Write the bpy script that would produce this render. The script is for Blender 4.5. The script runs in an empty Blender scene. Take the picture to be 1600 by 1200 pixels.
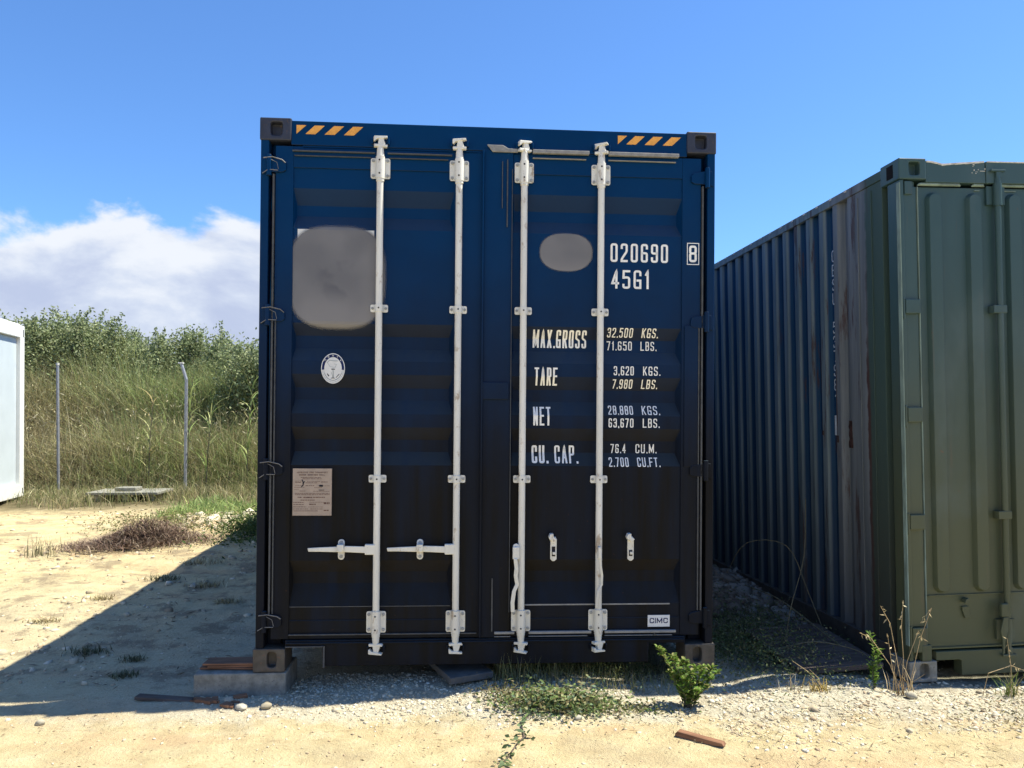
import bpy, math, random
import numpy as np
from mathutils import Vector, Matrix, Euler
random.seed(7)
rng = np.random.default_rng(11)
S = bpy.context.scene
R = math.radians

# ------------------------------------------------------------------ camera
cam_data = bpy.data.cameras.new("camera")
cam = bpy.data.objects.new("camera", cam_data)
S.collection.objects.link(cam)
cam.location = (0, 0, 1.46)
cam.rotation_euler = (R(90.5), 0, 0)
cam_data.sensor_width = 36
cam_data.lens = 1202 / 1600 * 36
cam_data.shift_y = 40 / 1600
cam_data.clip_start = 0.05
cam_data.clip_end = 2000
S.camera = cam
S.render.resolution_x, S.render.resolution_y = 1024, 768

# ------------------------------------------------------------------ sun, sky, exposure
SUN = Vector((1.58, 0.28, 3.0)).normalized()
sun_data = bpy.data.lights.new("sun", 'SUN')
sun_data.energy = 5.0
sun_data.angle = R(0.5)
sun_data.color = (1.0, 0.95, 0.80)
sun = bpy.data.objects.new("sun", sun_data)
sun.rotation_euler = (-SUN).to_track_quat('-Z', 'Y').to_euler()
sun.location = SUN * 50
S.collection.objects.link(sun)
S.view_settings.view_transform = 'Standard'
S.view_settings.look = 'None'
S.view_settings.gamma = 1
S.view_settings.use_curve_mapping = False
S.view_settings.exposure = 0.95
S.render.engine = 'CYCLES'
S.cycles.max_bounces = 6
S.cycles.transparent_max_bounces = 6


class NT:
    """small helper to write node trees"""
    def __init__(s, tree):
        s.t = tree
    def n(s, typ, **kw):
        nd = s.t.nodes.new(typ)
        for k, v in kw.items():
            if k.startswith('i_'):
                k = k[2:]
                k = int(k) if k.isdigit() else k.replace('_', ' ')
                if isinstance(v, bpy.types.NodeSocket):
                    s.t.links.new(v, nd.inputs[k])
                else:
                    nd.inputs[k].default_value = v
            else:
                setattr(nd, k, v)
        return nd
    def m(s, op, a, b=None, c=None, clamp=False):
        nd = s.t.nodes.new('ShaderNodeMath'); nd.operation = op; nd.use_clamp = clamp
        for i, v in enumerate((a, b, c)):
            if v is None: continue
            if isinstance(v, bpy.types.NodeSocket): s.t.links.new(v, nd.inputs[i])
            else: nd.inputs[i].default_value = v
        return nd.outputs[0]
    def step(s, v, a, b, lo=0., hi=1.):
        nd = s.t.nodes.new('ShaderNodeMapRange'); nd.interpolation_type = 'SMOOTHSTEP'
        s.t.links.new(v, nd.inputs[0])
        for i, x in enumerate((a, b, lo, hi)): nd.inputs[i + 1].default_value = x
        return nd.outputs[0]
    def mix(s, f, a, b, mode='MIX'):
        nd = s.t.nodes.new('ShaderNodeMix'); nd.data_type = 'RGBA'; nd.blend_type = mode
        for i, v in ((0, f), (6, a), (7, b)):
            if isinstance(v, bpy.types.NodeSocket): s.t.links.new(v, nd.inputs[i])
            elif i: nd.inputs[i].default_value = (*v[:3], 1)
            else: nd.inputs[i].default_value = v
        return nd.outputs[2]
    def noise(s, vec, scale, detail=4, rough=.55, scl=None, out=0):
        if scl:
            mp = s.n('ShaderNodeMapping', i_Vector=vec); mp.inputs['Scale'].default_value = scl
            vec = mp.outputs[0]
        nd = s.n('ShaderNodeTexNoise', i_Vector=vec, i_Scale=scale, i_Detail=detail, i_Roughness=rough)
        return nd.outputs[out]
    def ramp(s, f, stops):
        nd = s.t.nodes.new('ShaderNodeValToRGB'); s.t.links.new(f, nd.inputs[0])
        e = nd.color_ramp.elements
        e[0].position, e[0].color = stops[0][0], (*stops[0][1], 1)
        e[1].position, e[1].color = stops[-1][0], (*stops[-1][1], 1)
        for p, c in stops[1:-1]:
            x = e.new(p); x.color = (*c, 1)
        return nd.outputs[0]


world = bpy.data.worlds.new("World")
S.world = world
world.use_nodes = True
wt = world.node_tree
wt.nodes.clear()
w = NT(wt)
sky = w.n('ShaderNodeTexSky', sky_type='NISHITA', sun_disc=False, sun_elevation=math.asin(SUN.z),
          sun_rotation=math.atan2(SUN.x, SUN.y), altitude=0, air_density=1.0, dust_density=0.25, ozone_density=2.5)
SKYTINT = (0.60, 0.88, 1.20)
skyc = w.mix(1.0, sky.outputs[0], SKYTINT, 'MULTIPLY')
bg = w.n('ShaderNodeBackground', i_Color=skyc, i_Strength=0.095)
tc = w.n('ShaderNodeTexCoord')
sep = w.n('ShaderNodeSeparateXYZ', i_Vector=tc.outputs['Generated'])
az = w.m('ARCTAN2', sep.outputs[0], sep.outputs[1])
el = w.m('ARCSINE', sep.outputs[2])
d = tc.outputs['Generated']
warp = w.noise(d, 2.2, 2, .5, out=1)
dv = w.n('ShaderNodeVectorMath', operation='MULTIPLY_ADD'); wt.links.new(warp, dv.inputs[0]); dv.inputs[1].default_value = (.16, .16, .16); wt.links.new(d, dv.inputs[2])
n1 = w.noise(dv.outputs[0], 5.5, 10, .57, scl=(1, 1, 1.5))
n2 = w.noise(dv.outputs[0], 9.0, 8, .55, scl=(1, 1, 1.9))
# top of the cloud bank: about 14 degrees up on the left, sinking to the right
top = w.m('MAXIMUM', w.step(az, R(-22), R(8), R(13.2), R(3.5)), w.step(az, R(60), R(100), R(3.5), R(13.2)))  # bank out of view, far right and behind, added for its neutral light
dens = w.m('ADD', w.m('MULTIPLY', w.m('SUBTRACT', top, el), 7.0), w.m('MULTIPLY', w.m('SUBTRACT', n1, .5), 1.45))
mask = w.step(dens, -0.03, 0.14)
shade = w.m('ADD', w.m('MULTIPLY', w.m('SUBTRACT', n2, .5), 3.0), w.m('MULTIPLY', w.m('SUBTRACT', el, R(6.5)), 5.0))
lit = w.step(shade, -0.35, 0.75)
ccol = w.ramp(lit, [(0, (.50, .56, .74)), (.5, (.64, .70, .83)), (1, (.84, .87, .92))])
thin = w.m('MULTIPLY', mask, .96)
cbg = w.n('ShaderNodeBackground', i_Color=ccol, i_Strength=0.56)
mx = w.n('ShaderNodeMixShader'); wt.links.new(thin, mx.inputs[0]); wt.links.new(bg.outputs[0], mx.inputs[1]); wt.links.new(cbg.outputs[0], mx.inputs[2])
wo = w.n('ShaderNodeOutputWorld'); wt.links.new(mx.outputs[0], wo.inputs[0])


# ------------------------------------------------------------------ materials
def new_mat(name):
    m = bpy.data.materials.new(name); m.use_nodes = True
    m.node_tree.nodes.clear()
    return m, NT(m.node_tree)

def finish(m, t, color, rough=.5, spec=.5, metal=0., bump=None, bstr=.2, bdist=.01, emis=None):
    p = t.n('ShaderNodeBsdfPrincipled')
    for k, v in (('Base Color', color), ('Roughness', rough), ('Specular IOR Level', spec), ('Metallic', metal)):
        if isinstance(v, bpy.types.NodeSocket): t.t.links.new(v, p.inputs[k])
        elif k == 'Base Color': p.inputs[k].default_value = (*v[:3], 1)
        else: p.inputs[k].default_value = v
    if bump is not None:
        b = t.n('ShaderNodeBump', i_Height=bump, i_Strength=bstr, i_Distance=bdist)
        t.t.links.new(b.outputs[0], p.inputs['Normal'])
    o = t.n('ShaderNodeOutputMaterial'); t.t.links.new(p.outputs[0], o.inputs[0])
    return m

def obj_co(t):
    return t.n('ShaderNodeTexCoord').outputs['Object']

def mat_navy():
    m, t = new_mat('navy_paint'); c = obj_co(t)
    z = t.n('ShaderNodeSeparateXYZ', i_Vector=c).outputs[2]
    big = t.noise(c, 1.6, 4, .6)
    streak = t.noise(c, 14, 5, .6, scl=(1, 1, .06))
    fine = t.noise(c, 160, 3, .6)
    col = t.mix(t.step(big, .35, .7), (.0004, .029, .100), (.0006, .032, .110))
    # lens haze put into the colour: blue on top, darker and dirtier downward
    dz = t.m('ADD', z, t.m('MULTIPLY', t.m('SUBTRACT', big, .5), .7))
    haze_dust = t.m('MULTIPLY', t.step(dz, 2.65, 0.8, 0, .96), t.m('ADD', t.m('MULTIPLY', streak, .5), .72), clamp=True)
    col = t.mix(haze_dust, col, (.0085, .0078, .0066))
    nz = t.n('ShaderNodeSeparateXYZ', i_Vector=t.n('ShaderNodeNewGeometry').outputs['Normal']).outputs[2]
    col = t.mix(t.m('MULTIPLY', t.step(nz, .25, .7, 0, .75), t.step(streak, .1, .6, .6, 1)), col, (.040, .060, .078))   # sky reflection painted on the up-facing slopes
    col = t.mix(t.step(nz, -.25, -.7, 0, .55), col, (.024, .019, .014))   # brown reflection of sunlit ground painted on the down-facing slopes
    col = t.mix(t.step(streak, .62, .82, 0, .12), col, (.03, .04, .05))
    col = t.mix(t.step(fine, .70, .80, 0, .2), col, (.04, .04, .04))
    sc = t.noise(c, 9, 3, .8, scl=(1, 1, .02)); sh = t.noise(c, 9, 3, .8, scl=(.02, 1, 1)); msk = t.step(t.noise(c, 2.3, 3, .6), .52, .62)
    scr = t.m('MULTIPLY', t.m('MAXIMUM', t.step(sc, .735, .745), t.step(sh, .742, .75)), msk)
    col = t.mix(t.m('MULTIPLY', scr, .5), col, (.10, .11, .12))
    rn = t.noise(c, 24, 6, .65)
    rust = t.m('MULTIPLY', t.step(rn, .68, .73), t.step(z, 1.3, .2, .05, .8))
    col = t.mix(rust, col, (.06, .03, .016))
    wav = t.noise(c, 4.5, 3, .5)
    h = t.m('ADD', wav, t.m('MULTIPLY', fine, .03))
    return finish(m, t, col, t.m('ADD', t.m('MULTIPLY', haze_dust, .3), .30), .11, bump=h, bstr=.4, bdist=.012)

def mat_white():
    m, t = new_mat('galvanised_white_paint'); c = obj_co(t)
    a = t.noise(c, 11, 5, .6, scl=(1, 1, .25)); f = t.noise(c, 90, 4, .6)
    z = t.n('ShaderNodeSeparateXYZ', i_Vector=c).outputs[2]
    col = t.mix(t.step(a, .35, .7), (.77, .77, .72), (.66, .66, .62))
    col = t.mix(t.step(z, 1.2, .1, 0, .35), col, (.62, .57, .44))
    col = t.mix(t.step(f, .64, .72, 0, .55), col, (.24, .20, .15))
    g_ = t.noise(c, 17, 7, .7, scl=(1, 1, .5)); col = t.mix(t.step(g_, .57, .68, 0, .8), col, (.32, .23, .14))
    r_ = t.noise(c, 45, 5, .7, scl=(1, 1, .2)); col = t.mix(t.step(r_, .58, .72, 0, .45), col, (.42, .42, .40))
    return finish(m, t, col, .42, .45, bump=f, bstr=.12, bdist=.002)

def mat_simple(name, col, rough=.6, spec=.4, var=.25, scale=20, bstr=.15, bdist=.003, spots=None, metal=0, scl=None):
    m, t = new_mat(name); c = obj_co(t)
    n = t.noise(c, scale, 6, .6, scl=scl)
    dark = tuple(x * (1 - var) for x in col); lite = tuple(min(1, x * (1 + var)) for x in col)
    k = t.mix(t.step(n, .3, .7), dark, lite)
    if spots:
        s = t.noise(c, scale * 3.1, 5, .65)
        k = t.mix(t.step(s, .58, .66, 0, .8), k, spots)
    return finish(m, t, k, rough, spec, metal, bump=n, bstr=bstr, bdist=bdist)

def mat_green():
    m, t = new_mat('green_paint'); c = obj_co(t)
    z = t.n('ShaderNodeSeparateXYZ', i_Vector=c).outputs[2]
    big = t.noise(c, 2.0, 5, .6); streak = t.noise(c, 16, 5, .6, scl=(1, 1, .05)); f = t.noise(c, 120, 3, .6)
    col = t.mix(t.step(big, .3, .7), (.036, .078, .082), (.044, .088, .090))
    dz = t.m('ADD', z, t.m('MULTIPLY', t.m('SUBTRACT', big, .5), .8))
    col = t.mix(t.step(dz, 2.5, .6, 0, .85), col, (.080, .088, .042))  # lens haze in the paint: teal at the top, dirtier olive below
    col = t.mix(t.step(streak, .55, .8, 0, .3), col, (.035, .06, .055))
    rn = t.noise(c, 20, 6, .65)
    col = t.mix(t.step(rn, .68, .74, 0, .75), col, (.13, .065, .038))
    rv = t.noise(c, 8, 7, .75, scl=(2.2, 2.2, .12)); col = t.mix(t.step(rv, .60, .70, 0, .4), col, (.12, .085, .055))
    fd = t.noise(c, 1.3, 5, .6, scl=(1, 1, .5)); col = t.mix(t.step(fd, .50, .62, 0, .3), col, (.11, .15, .145))
    h = t.m('ADD', t.noise(c, 6, 2, .5), t.m('MULTIPLY', f, .04))
    return finish(m, t, col, .42, .35, bump=h, bstr=.25, bdist=.006)

def mat_side():
    """long side of the old container: green at the corner post, then chalky grey, then weathered blue"""
    m, t = new_mat('weathered_side_paint'); c = obj_co(t)
    sp = t.n('ShaderNodeSeparateXYZ', i_Vector=c); x, y, z = sp.outputs
    streak = t.noise(c, 18, 6, .65, scl=(1, 1, .04)); big = t.noise(c, 3, 5, .6, scl=(1, 1, .35)); f = t.noise(c, 60, 4, .6)
    green = t.mix(t.step(big, .3, .7), (.050, .088, .076), (.062, .100, .086))
    green = t.mix(t.step(z, 2.0, .1, 0, .6), green, (.065, .068, .042))  # same painted haze fade on the green zone
    grey = t.mix(t.step(streak, .3, .7), (.12, .14, .15), (.21, .23, .235))
    blue = t.mix(t.step(streak, .3, .7), (.006, .045, .105), (.012, .065, .14))
    chalk = t.mix(t.step(streak, .35, .65), (.12, .165, .175), (.21, .26, .265))
    outer = t.step(x, .034, .020)
    bl = t.mix(t.m('MULTIPLY', outer, t.step(big, .15, .4, .65, 1)), blue, chalk)
    yw = t.m('ADD', y, t.m('MULTIPLY', t.m('SUBTRACT', t.noise(c, 9, 4, .6), .5), .05))
    col = t.mix(t.step(yw, .34, .37), green, grey)
    col = t.mix(t.step(yw, .755, .765), col, bl)
    ys = t.m('MULTIPLY', t.step(yw, .40, .46), t.step(yw, 1.9, 1.2))
    rust = t.m('MULTIPLY', t.step(t.noise(c, 13, 7, .7, scl=(1, 1, .10)), .54, .62), t.m('MULTIPLY', ys, .85))
    rust = t.m('MAXIMUM', rust, t.m('MULTIPLY', t.m('MULTIPLY', t.step(yw, .325, .345), t.step(yw, .375, .36)), t.step(streak, .4, .6)))
    col = t.mix(rust, col, (.075, .042, .036))
    col = t.mix(t.step(z, 1.5, .1, 0, .55), col, (.035, .034, .03))
    h = t.m('ADD', streak, t.m('MULTIPLY', f, .3))
    return finish(m, t, col, .62, .25, bump=h, bstr=.3, bdist=.004)

def mat_ground():
    m, t = new_mat('ground_soil'); c = obj_co(t)
    sp = t.n('ShaderNodeSeparateXYZ', i_Vector=c); x, y, z = sp.outputs
    b = t.noise(c, .9, 6, .6); md = t.noise(c, 6, 6, .65); f = t.noise(c, 55, 6, .7); ff = t.noise(c, 240, 3, .6)
    streak = t.noise(c, 2.2, 5, .6, scl=(.35, 1.6, 1))
    sand = t.ramp(md, [(0.25, (.42, .32, .175)), (.5, (.555, .46, .265)), (.75, (.61, .53, .33))])
    red = t.step(streak, .50, .68, 0, .7)
    sand = t.mix(red, sand, (.54, .38, .215))
    sand = t.mix(t.step(t.noise(c, 1.7, 7, .7), .50, .62, 0, .45), sand, (.40, .315, .20))
    sand = t.mix(t.step(t.noise(c, 11, 6, .75, scl=(.4, 1.3, 1)), .57, .66, 0, .5), sand, (.33, .23, .13))
    lime = t.ramp(f, [(.3, (.36, .33, .25)), (.55, (.56, .52, .40)), (.8, (.68, .64, .52))])
    # crushed limestone round the containers
    yy = t.m('ADD', y, t.m('MULTIPLY', t.m('SUBTRACT', md, .5), .8))
    k = t.m('MULTIPLY', t.step(yy, 3.55, 3.85), t.step(yy, 7.5, 5.0))
    k2 = t.m('MULTIPLY', k, t.step(x, -2.6, -.9, .25, .9))
    col = t.mix(k2, sand, lime)
    col = t.mix(t.step(f, .62, .74, 0, .35), col, (.70, .63, .48))
    col = t.mix(t.step(ff, .63, .72, 0, .55), col, (.16, .12, .08))
    dirt = t.m('MULTIPLY', t.step(t.noise(c, 3.3, 8, .75), .50, .60), t.step(y, 3.6, 4.4, .12, .6))
    col = t.mix(dirt, col, (.20, .155, .11))
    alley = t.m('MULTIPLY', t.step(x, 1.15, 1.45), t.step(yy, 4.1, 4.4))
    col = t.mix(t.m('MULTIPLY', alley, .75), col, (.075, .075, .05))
    bank = t.step(t.m('ADD', y, t.m('MULTIPLY', b, 1.5)), 10.8, 11.8)
    soil = t.mix(t.step(md, .35, .65), (.10, .085, .045), (.17, .14, .08))
    col = t.mix(bank, col, soil)
    h = t.m('ADD', t.m('MULTIPLY', md, 1.2), t.m('ADD', f, t.m('MULTIPLY', ff, .35)))
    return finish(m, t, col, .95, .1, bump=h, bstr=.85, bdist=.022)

def mat_tint(name, trans=.35, rough=.65, spec=.25):
    """plants: colour comes from the per-leaf tint attribute"""
    m, t = new_mat(name)
    a = t.n('ShaderNodeAttribute', attribute_name='tint').outputs['Color']
    p = t.n('ShaderNodeBsdfPrincipled', i_Base_Color=a, i_Roughness=rough); p.inputs['Specular IOR Level'].default_value = spec
    tr = t.n('ShaderNodeBsdfTranslucent', i_Color=a)
    mxs = t.n('ShaderNodeMixShader'); mxs.inputs[0].default_value = trans
    t.t.links.new(p.outputs[0], mxs.inputs[1]); t.t.links.new(tr.outputs[0], mxs.inputs[2])
    o = t.n('ShaderNodeOutputMaterial'); t.t.links.new(mxs.outputs[0], o.inputs[0])
    return m

def mat_patch(name, cx, cz, rx, rz, e, smile):
    """grey blur added over the print: opaque inside, thinning out over its last centimetres"""
    m, t = new_mat(name); c = obj_co(t)
    sp = t.n('ShaderNodeSeparateXYZ', i_Vector=c)
    dx = t.m('ABSOLUTE', t.m('DIVIDE', t.m('SUBTRACT', sp.outputs[0], cx), rx)); dz = t.m('ABSOLUTE', t.m('DIVIDE', t.m('SUBTRACT', sp.outputs[2], cz), rz))
    q = t.m('POWER', t.m('ADD', t.m('POWER', dx, e), t.m('POWER', dz, e)), 1 / e)
    n = t.noise(c, 4.5, 2, .4)
    k = t.mix(t.step(n, .35, .65), (.15, .152, .165), (.19, .19, .20))
    k = t.mix(t.step(t.m('SUBTRACT', sp.outputs[2], cz), .0, -rz, 0, .55), k, (.26, .25, .25))
    if smile:
        ring_ = t.m('MULTIPLY', t.step(t.noise(c, 9, 2, .4), .45, .62), t.step(q, .55, .15)); k = t.mix(t.m('MULTIPLY', ring_, .8), k, (.105, .108, .125))
    p = t.n('ShaderNodeBsdfPrincipled', i_Base_Color=k, i_Roughness=.6); p.inputs['Specular IOR Level'].default_value = .25
    tr = t.n('ShaderNodeBsdfTransparent'); mxs = t.n('ShaderNodeMixShader'); t.t.links.new(t.step(q, 1.0, .90), mxs.inputs[0])
    t.t.links.new(tr.outputs[0], mxs.inputs[1]); t.t.links.new(p.outputs[0], mxs.inputs[2])
    o = t.n('ShaderNodeOutputMaterial'); t.t.links.new(mxs.outputs[0], o.inputs[0])
    return m

M = dict(
    navy=mat_navy(), white=mat_white(), green=mat_green(), side=mat_side(), ground=mat_ground(),
    plant=mat_tint('plant_leaf'), dry=mat_tint('dry_plant', .15, .8, .1),
    casting=mat_simple('casting_steel', (.075, .066, .055), .55, .4, .3, 16, spots=(.13, .07, .045)),
    casting_top=mat_simple('casting_top_steel', (.030, .036, .058), .5, .4, .2, 16, spots=(.09, .06, .05)),
    dark=mat_simple('dark_interior', (.012, .012, .014), .9, .1, .2),
    gasket=mat_simple('door_gasket', (.25, .25, .245), .55, .3, .15, 30),
    gasket_dark=mat_simple('rubber_gasket', (.07, .075, .08), .6, .3, .2, 30),
    hinge_glint=mat_simple('hinge_glint', (.17, .17, .17), .5, .3, .2, 30),  # light grey that paints the highlight on hinge edges
    lit_green_seal=mat_simple('sunlit_green_seal', (.20, .27, .23), .6, .3, .3, 14, scl=(1, 1, .3)),  # paled so seals and strips carry the sunlit edge highlight
    orange=mat_simple('hazard_orange', (.80, .38, .08), .5, .3, .12, 30),
    letter=mat_simple('white_lettering', (.85, .85, .82), .5, .3, .08, 40, bstr=0),
    patch_big=mat_patch('grey_patch', -.815, 2.068, .265, .285, 2.9, True), patch_oval=mat_patch('grey_oval_patch', .402, 2.2265, .150, .108, 2.3, False),
    sticker_white=mat_simple('sticker_white', (.70, .71, .71), .5, .3, .05, 30, bstr=0),
    plate=mat_simple('plate_beige', (.36, .29, .24), .45, .4, .08, 20, bstr=.02),
    print_brown=mat_simple('print_brown', (.13, .075, .06), .6, .2, .2, 200, bstr=0),
    print_black=mat_simple('print_black', (.012, .012, .02), .6, .2, .1, bstr=0),
    print_navy=mat_simple('print_navy', (.008, .018, .09), .6, .2, .1, bstr=0),
    print_grey=mat_simple('print_grey', (.38, .42, .44), .6, .2, .1, bstr=0),
    bolt=mat_simple('bolt_grey', (.30, .31, .31), .5, .5, .2, 60),
    concrete=mat_simple('concrete', (.24, .235, .20), .9, .15, .25, 22, bstr=.5, bdist=.006, spots=(.16, .15, .13)),
    slab=mat_simple('grey_slab', (.11, .11, .105), .8, .2, .2, 15, bstr=.2),
    wood=mat_simple('weathered_wood', (.21, .11, .065), .8, .15, .35, 30, scl=(.15, 1, 1), bstr=.5, bdist=.003),
    wood_dark=mat_simple('dark_wood', (.11, .085, .07), .85, .15, .35, 30, scl=(.15, 1, 1), bstr=.5, bdist=.003),
    stone=mat_simple('limestone', (.52, .50, .44), .95, .1, .22, 30, bstr=.4, bdist=.004),
    rubble=mat_simple('rubble_stone', (.30, .26, .22), .95, .1, .35, 12, bstr=.5, bdist=.006),
    cab_white=mat_simple('cabin_frame_white', (.76, .76, .72), .4, .4, .03, 6, bstr=.02),
    cab_panel=mat_simple('cabin_panel', (.52, .58, .61), .4, .4, .04, 3, bstr=.02),
    post=mat_simple('galvanised_post', (.30, .31, .33), .45, .5, .15, 30, metal=.3),
    cable=mat_simple('dry_cane', (.11, .105, .07), .8, .15, .3, 30),
    side_text=mat_simple('side_lettering', (.75, .80, .80), .6, .2, .15, 60, bstr=0),
    chip=mat_simple('chipped_edge', (.62, .60, .54), .7, .2, .2, 40),
    rustmark=mat_simple('rust_patch', (.05, .028, .024), .9, .1, .5, 25, bstr=.4),
)

# ------------------------------------------------------------------ mesh helpers
class MB:
    def __init__(s): s.v = []; s.f = []
    def add(s, v, f):
        o = len(s.v); s.v += [tuple(p) for p in v]; s.f += [tuple(i + o for i in q) for q in f]; return s
    def box(s, x0, x1, y0, y1, z0, z1, M4=None):
        v = [(x, y, z) for z in (z0, z1) for y in (y0, y1) for x in (x0, x1)]
        if M4 is not None: v = [M4 @ Vector(p) for p in v]
        return s.add(v, [(0, 2, 3, 1), (4, 5, 7, 6), (0, 1, 5, 4), (2, 6, 7, 3), (0, 4, 6, 2), (1, 3, 7, 5)])
    def prism(s, poly, y0, y1, axis='y', M4=None):
        """polygon in the xz plane (or given axis) extruded between y0 and y1"""
        n = len(poly)
        mk = {'y': lambda a, b, c: (a, c, b), 'x': lambda a, b, c: (c, a, b), 'z': lambda a, b, c: (a, b, c)}[axis]
        v = [mk(a, b, y0) for a, b in poly] + [mk(a, b, y1) for a, b in poly]
        if M4 is not None: v = [M4 @ Vector(p) for p in v]
        f = [tuple(range(n)), tuple(range(2 * n - 1, n - 1, -1))] + [(i, i + n, (i + 1) % n + n, (i + 1) % n) for i in range(n)]
        return s.add(v, f)
    def tube(s, pts, r, n=10, caps=True):
        pts = [Vector(p) for p in pts]
        rs = r if isinstance(r, (list, tuple)) else [r] * len(pts)
        rings = []
        up = None
        for i, p in enumerate(pts):
            a = pts[max(i - 1, 0)]; b = pts[min(i + 1, len(pts) - 1)]
            d_ = (b - a).normalized()
            if up is None: up = d_.orthogonal().normalized()
            else: up = (up - d_ * up.dot(d_)).normalized()
            e = d_.cross(up)
            rings.append([p + (up * math.cos(q) + e * math.sin(q)) * rs[i] for q in [2 * math.pi * k / n for k in range(n)]])
        v = [q for rg in rings for q in rg]; f = []
        for i in range(len(pts) - 1):
            for k in range(n):
                f.append((i * n + k, i * n + (k + 1) % n, (i + 1) * n + (k + 1) % n, (i + 1) * n + k))
        if caps: f += [tuple(range(n - 1, -1, -1)), tuple(range((len(pts) - 1) * n, len(pts) * n))]
        return s.add(v, f)
    def islands(s):
        p = list(range(len(s.v)))
        def find(i):
            while p[i] != i: p[i] = p[p[i]]; i = p[i]
            return i
        for q in s.f:
            for i in q[1:]: p[find(i)] = find(q[0])
        out = {}
        for q in s.f: out.setdefault(find(q[0]), []).append(q)
        for fs in out.values():
            ids = sorted({i for q in fs for i in q}); mp = {a: b for b, a in enumerate(ids)}
            m = MB(); m.v = [s.v[i] for i in ids]; m.f = [tuple(mp[i] for i in q) for q in fs]; yield m
    def build(s, name, mat, parent=None, bevel=0, smooth=False, label=None, kind=None, split=False):
        if split: return [m.build(name, mat, parent, bevel, smooth, label, kind) for m in s.islands()][0]
        me = bpy.data.meshes.new(name)
        me.from_pydata(s.v, [], s.f)
        me.materials.append(mat)
        o = bpy.data.objects.new(name, me)
        S.collection.objects.link(o)
        import bmesh
        b = bmesh.new(); b.from_mesh(me); bmesh.ops.recalc_face_normals(b, faces=b.faces); b.to_mesh(me); b.free()
        if smooth:
            me.polygons.foreach_set('use_smooth', [True] * len(me.polygons))
            try: me.set_sharp_from_angle(angle=R(38))
            except Exception: pass
        if bevel:
            md = o.modifiers.new('bevel', 'BEVEL'); md.width = bevel; md.segments = 2; md.limit_method = 'ANGLE'; md.angle_limit = R(40)
        if parent is not None: o.parent = parent
        if label: o['label'] = label
        if kind: o['kind'] = kind
        return o

def flat_build(mb, name, mat, parent=None, label=None):
    """sheet of print: keep the winding as written (faces look along -y)"""
    me = bpy.data.meshes.new(name); me.from_pydata(mb.v, [], mb.f); me.materials.append(mat)
    o = bpy.data.objects.new(name, me); S.collection.objects.link(o); o.parent = parent
    if label: o['label'] = label
    return o

def thing(name, label, cat, loc=(0, 0, 0), rot=(0, 0, 0), group=None):
    o = bpy.data.objects.new(name, None); S.collection.objects.link(o)
    o.empty_display_size = .2
    o.location = loc; o.rotation_euler = rot; tag(o, label, cat, group)
    return o

def tag(o, label=None, cat=None, group=None, kind=None):
    if label: o['label'] = label
    if cat: o['category'] = cat
    if group: o['group'] = group
    if kind: o['kind'] = kind
    return o

def copy_tree(o, parent=None):
    c = o.copy(); S.collection.objects.link(c); c.parent = parent
    for ch in [x for x in bpy.data.objects if x.parent == o]: copy_tree(ch, c)
    return c

def np_mesh(name, V, F, mat, tint=None, parent=None, smooth=False):
    """V (n,3), F (m,k) arrays; tint (n,3) per-vertex colour"""
    me = bpy.data.meshes.new(name)
    n, (m_, k) = len(V), F.shape
    me.vertices.add(n); me.vertices.foreach_set('co', V.astype(np.float32).ravel())
    me.loops.add(m_ * k); me.loops.foreach_set('vertex_index', F.astype(np.int32).ravel())
    me.polygons.add(m_); me.polygons.foreach_set('loop_start', np.arange(0, m_ * k, k, dtype=np.int32))
    me.update(calc_edges=True)
    if smooth: me.polygons.foreach_set('use_smooth', np.ones(m_, bool))
    if tint is not None:
        a = me.color_attributes.new('tint', 'FLOAT_COLOR', 'POINT')
        a.data.foreach_set('color', np.concatenate([tint, np.ones((n, 1))], 1).astype(np.float32).ravel())
    me.materials.append(mat)
    o = bpy.data.objects.new(name, me); S.collection.objects.link(o)
    if parent is not None: o.parent = parent
    return o

# ------------------------------------------------------------------ noise + terrain
_tab = rng.random((256, 256))
def vnoise(x, y):
    xi = np.floor(x).astype(int); yi = np.floor(y).astype(int); fx = x - xi; fy = y - yi
    fx = fx * fx * (3 - 2 * fx); fy = fy * fy * (3 - 2 * fy)
    g = lambda a, b: _tab[a & 255, b & 255]
    return (g(xi, yi) * (1 - fx) + g(xi + 1, yi) * fx) * (1 - fy) + (g(xi, yi + 1) * (1 - fx) + g(xi + 1, yi + 1) * fx) * fy
def fbm(x, y, o=4):
    r = 0; a = .5
    for i in range(o): r = r + a * (vnoise(x + 17.3 * i, y + 9.1 * i) - .5); x = x * 2.03; y = y * 2.03; a *= .5
    return r
def sstep(v, a, b):
    t = np.clip((v - a) / (b - a), 0, 1); return t * t * (3 - 2 * t)

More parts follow.
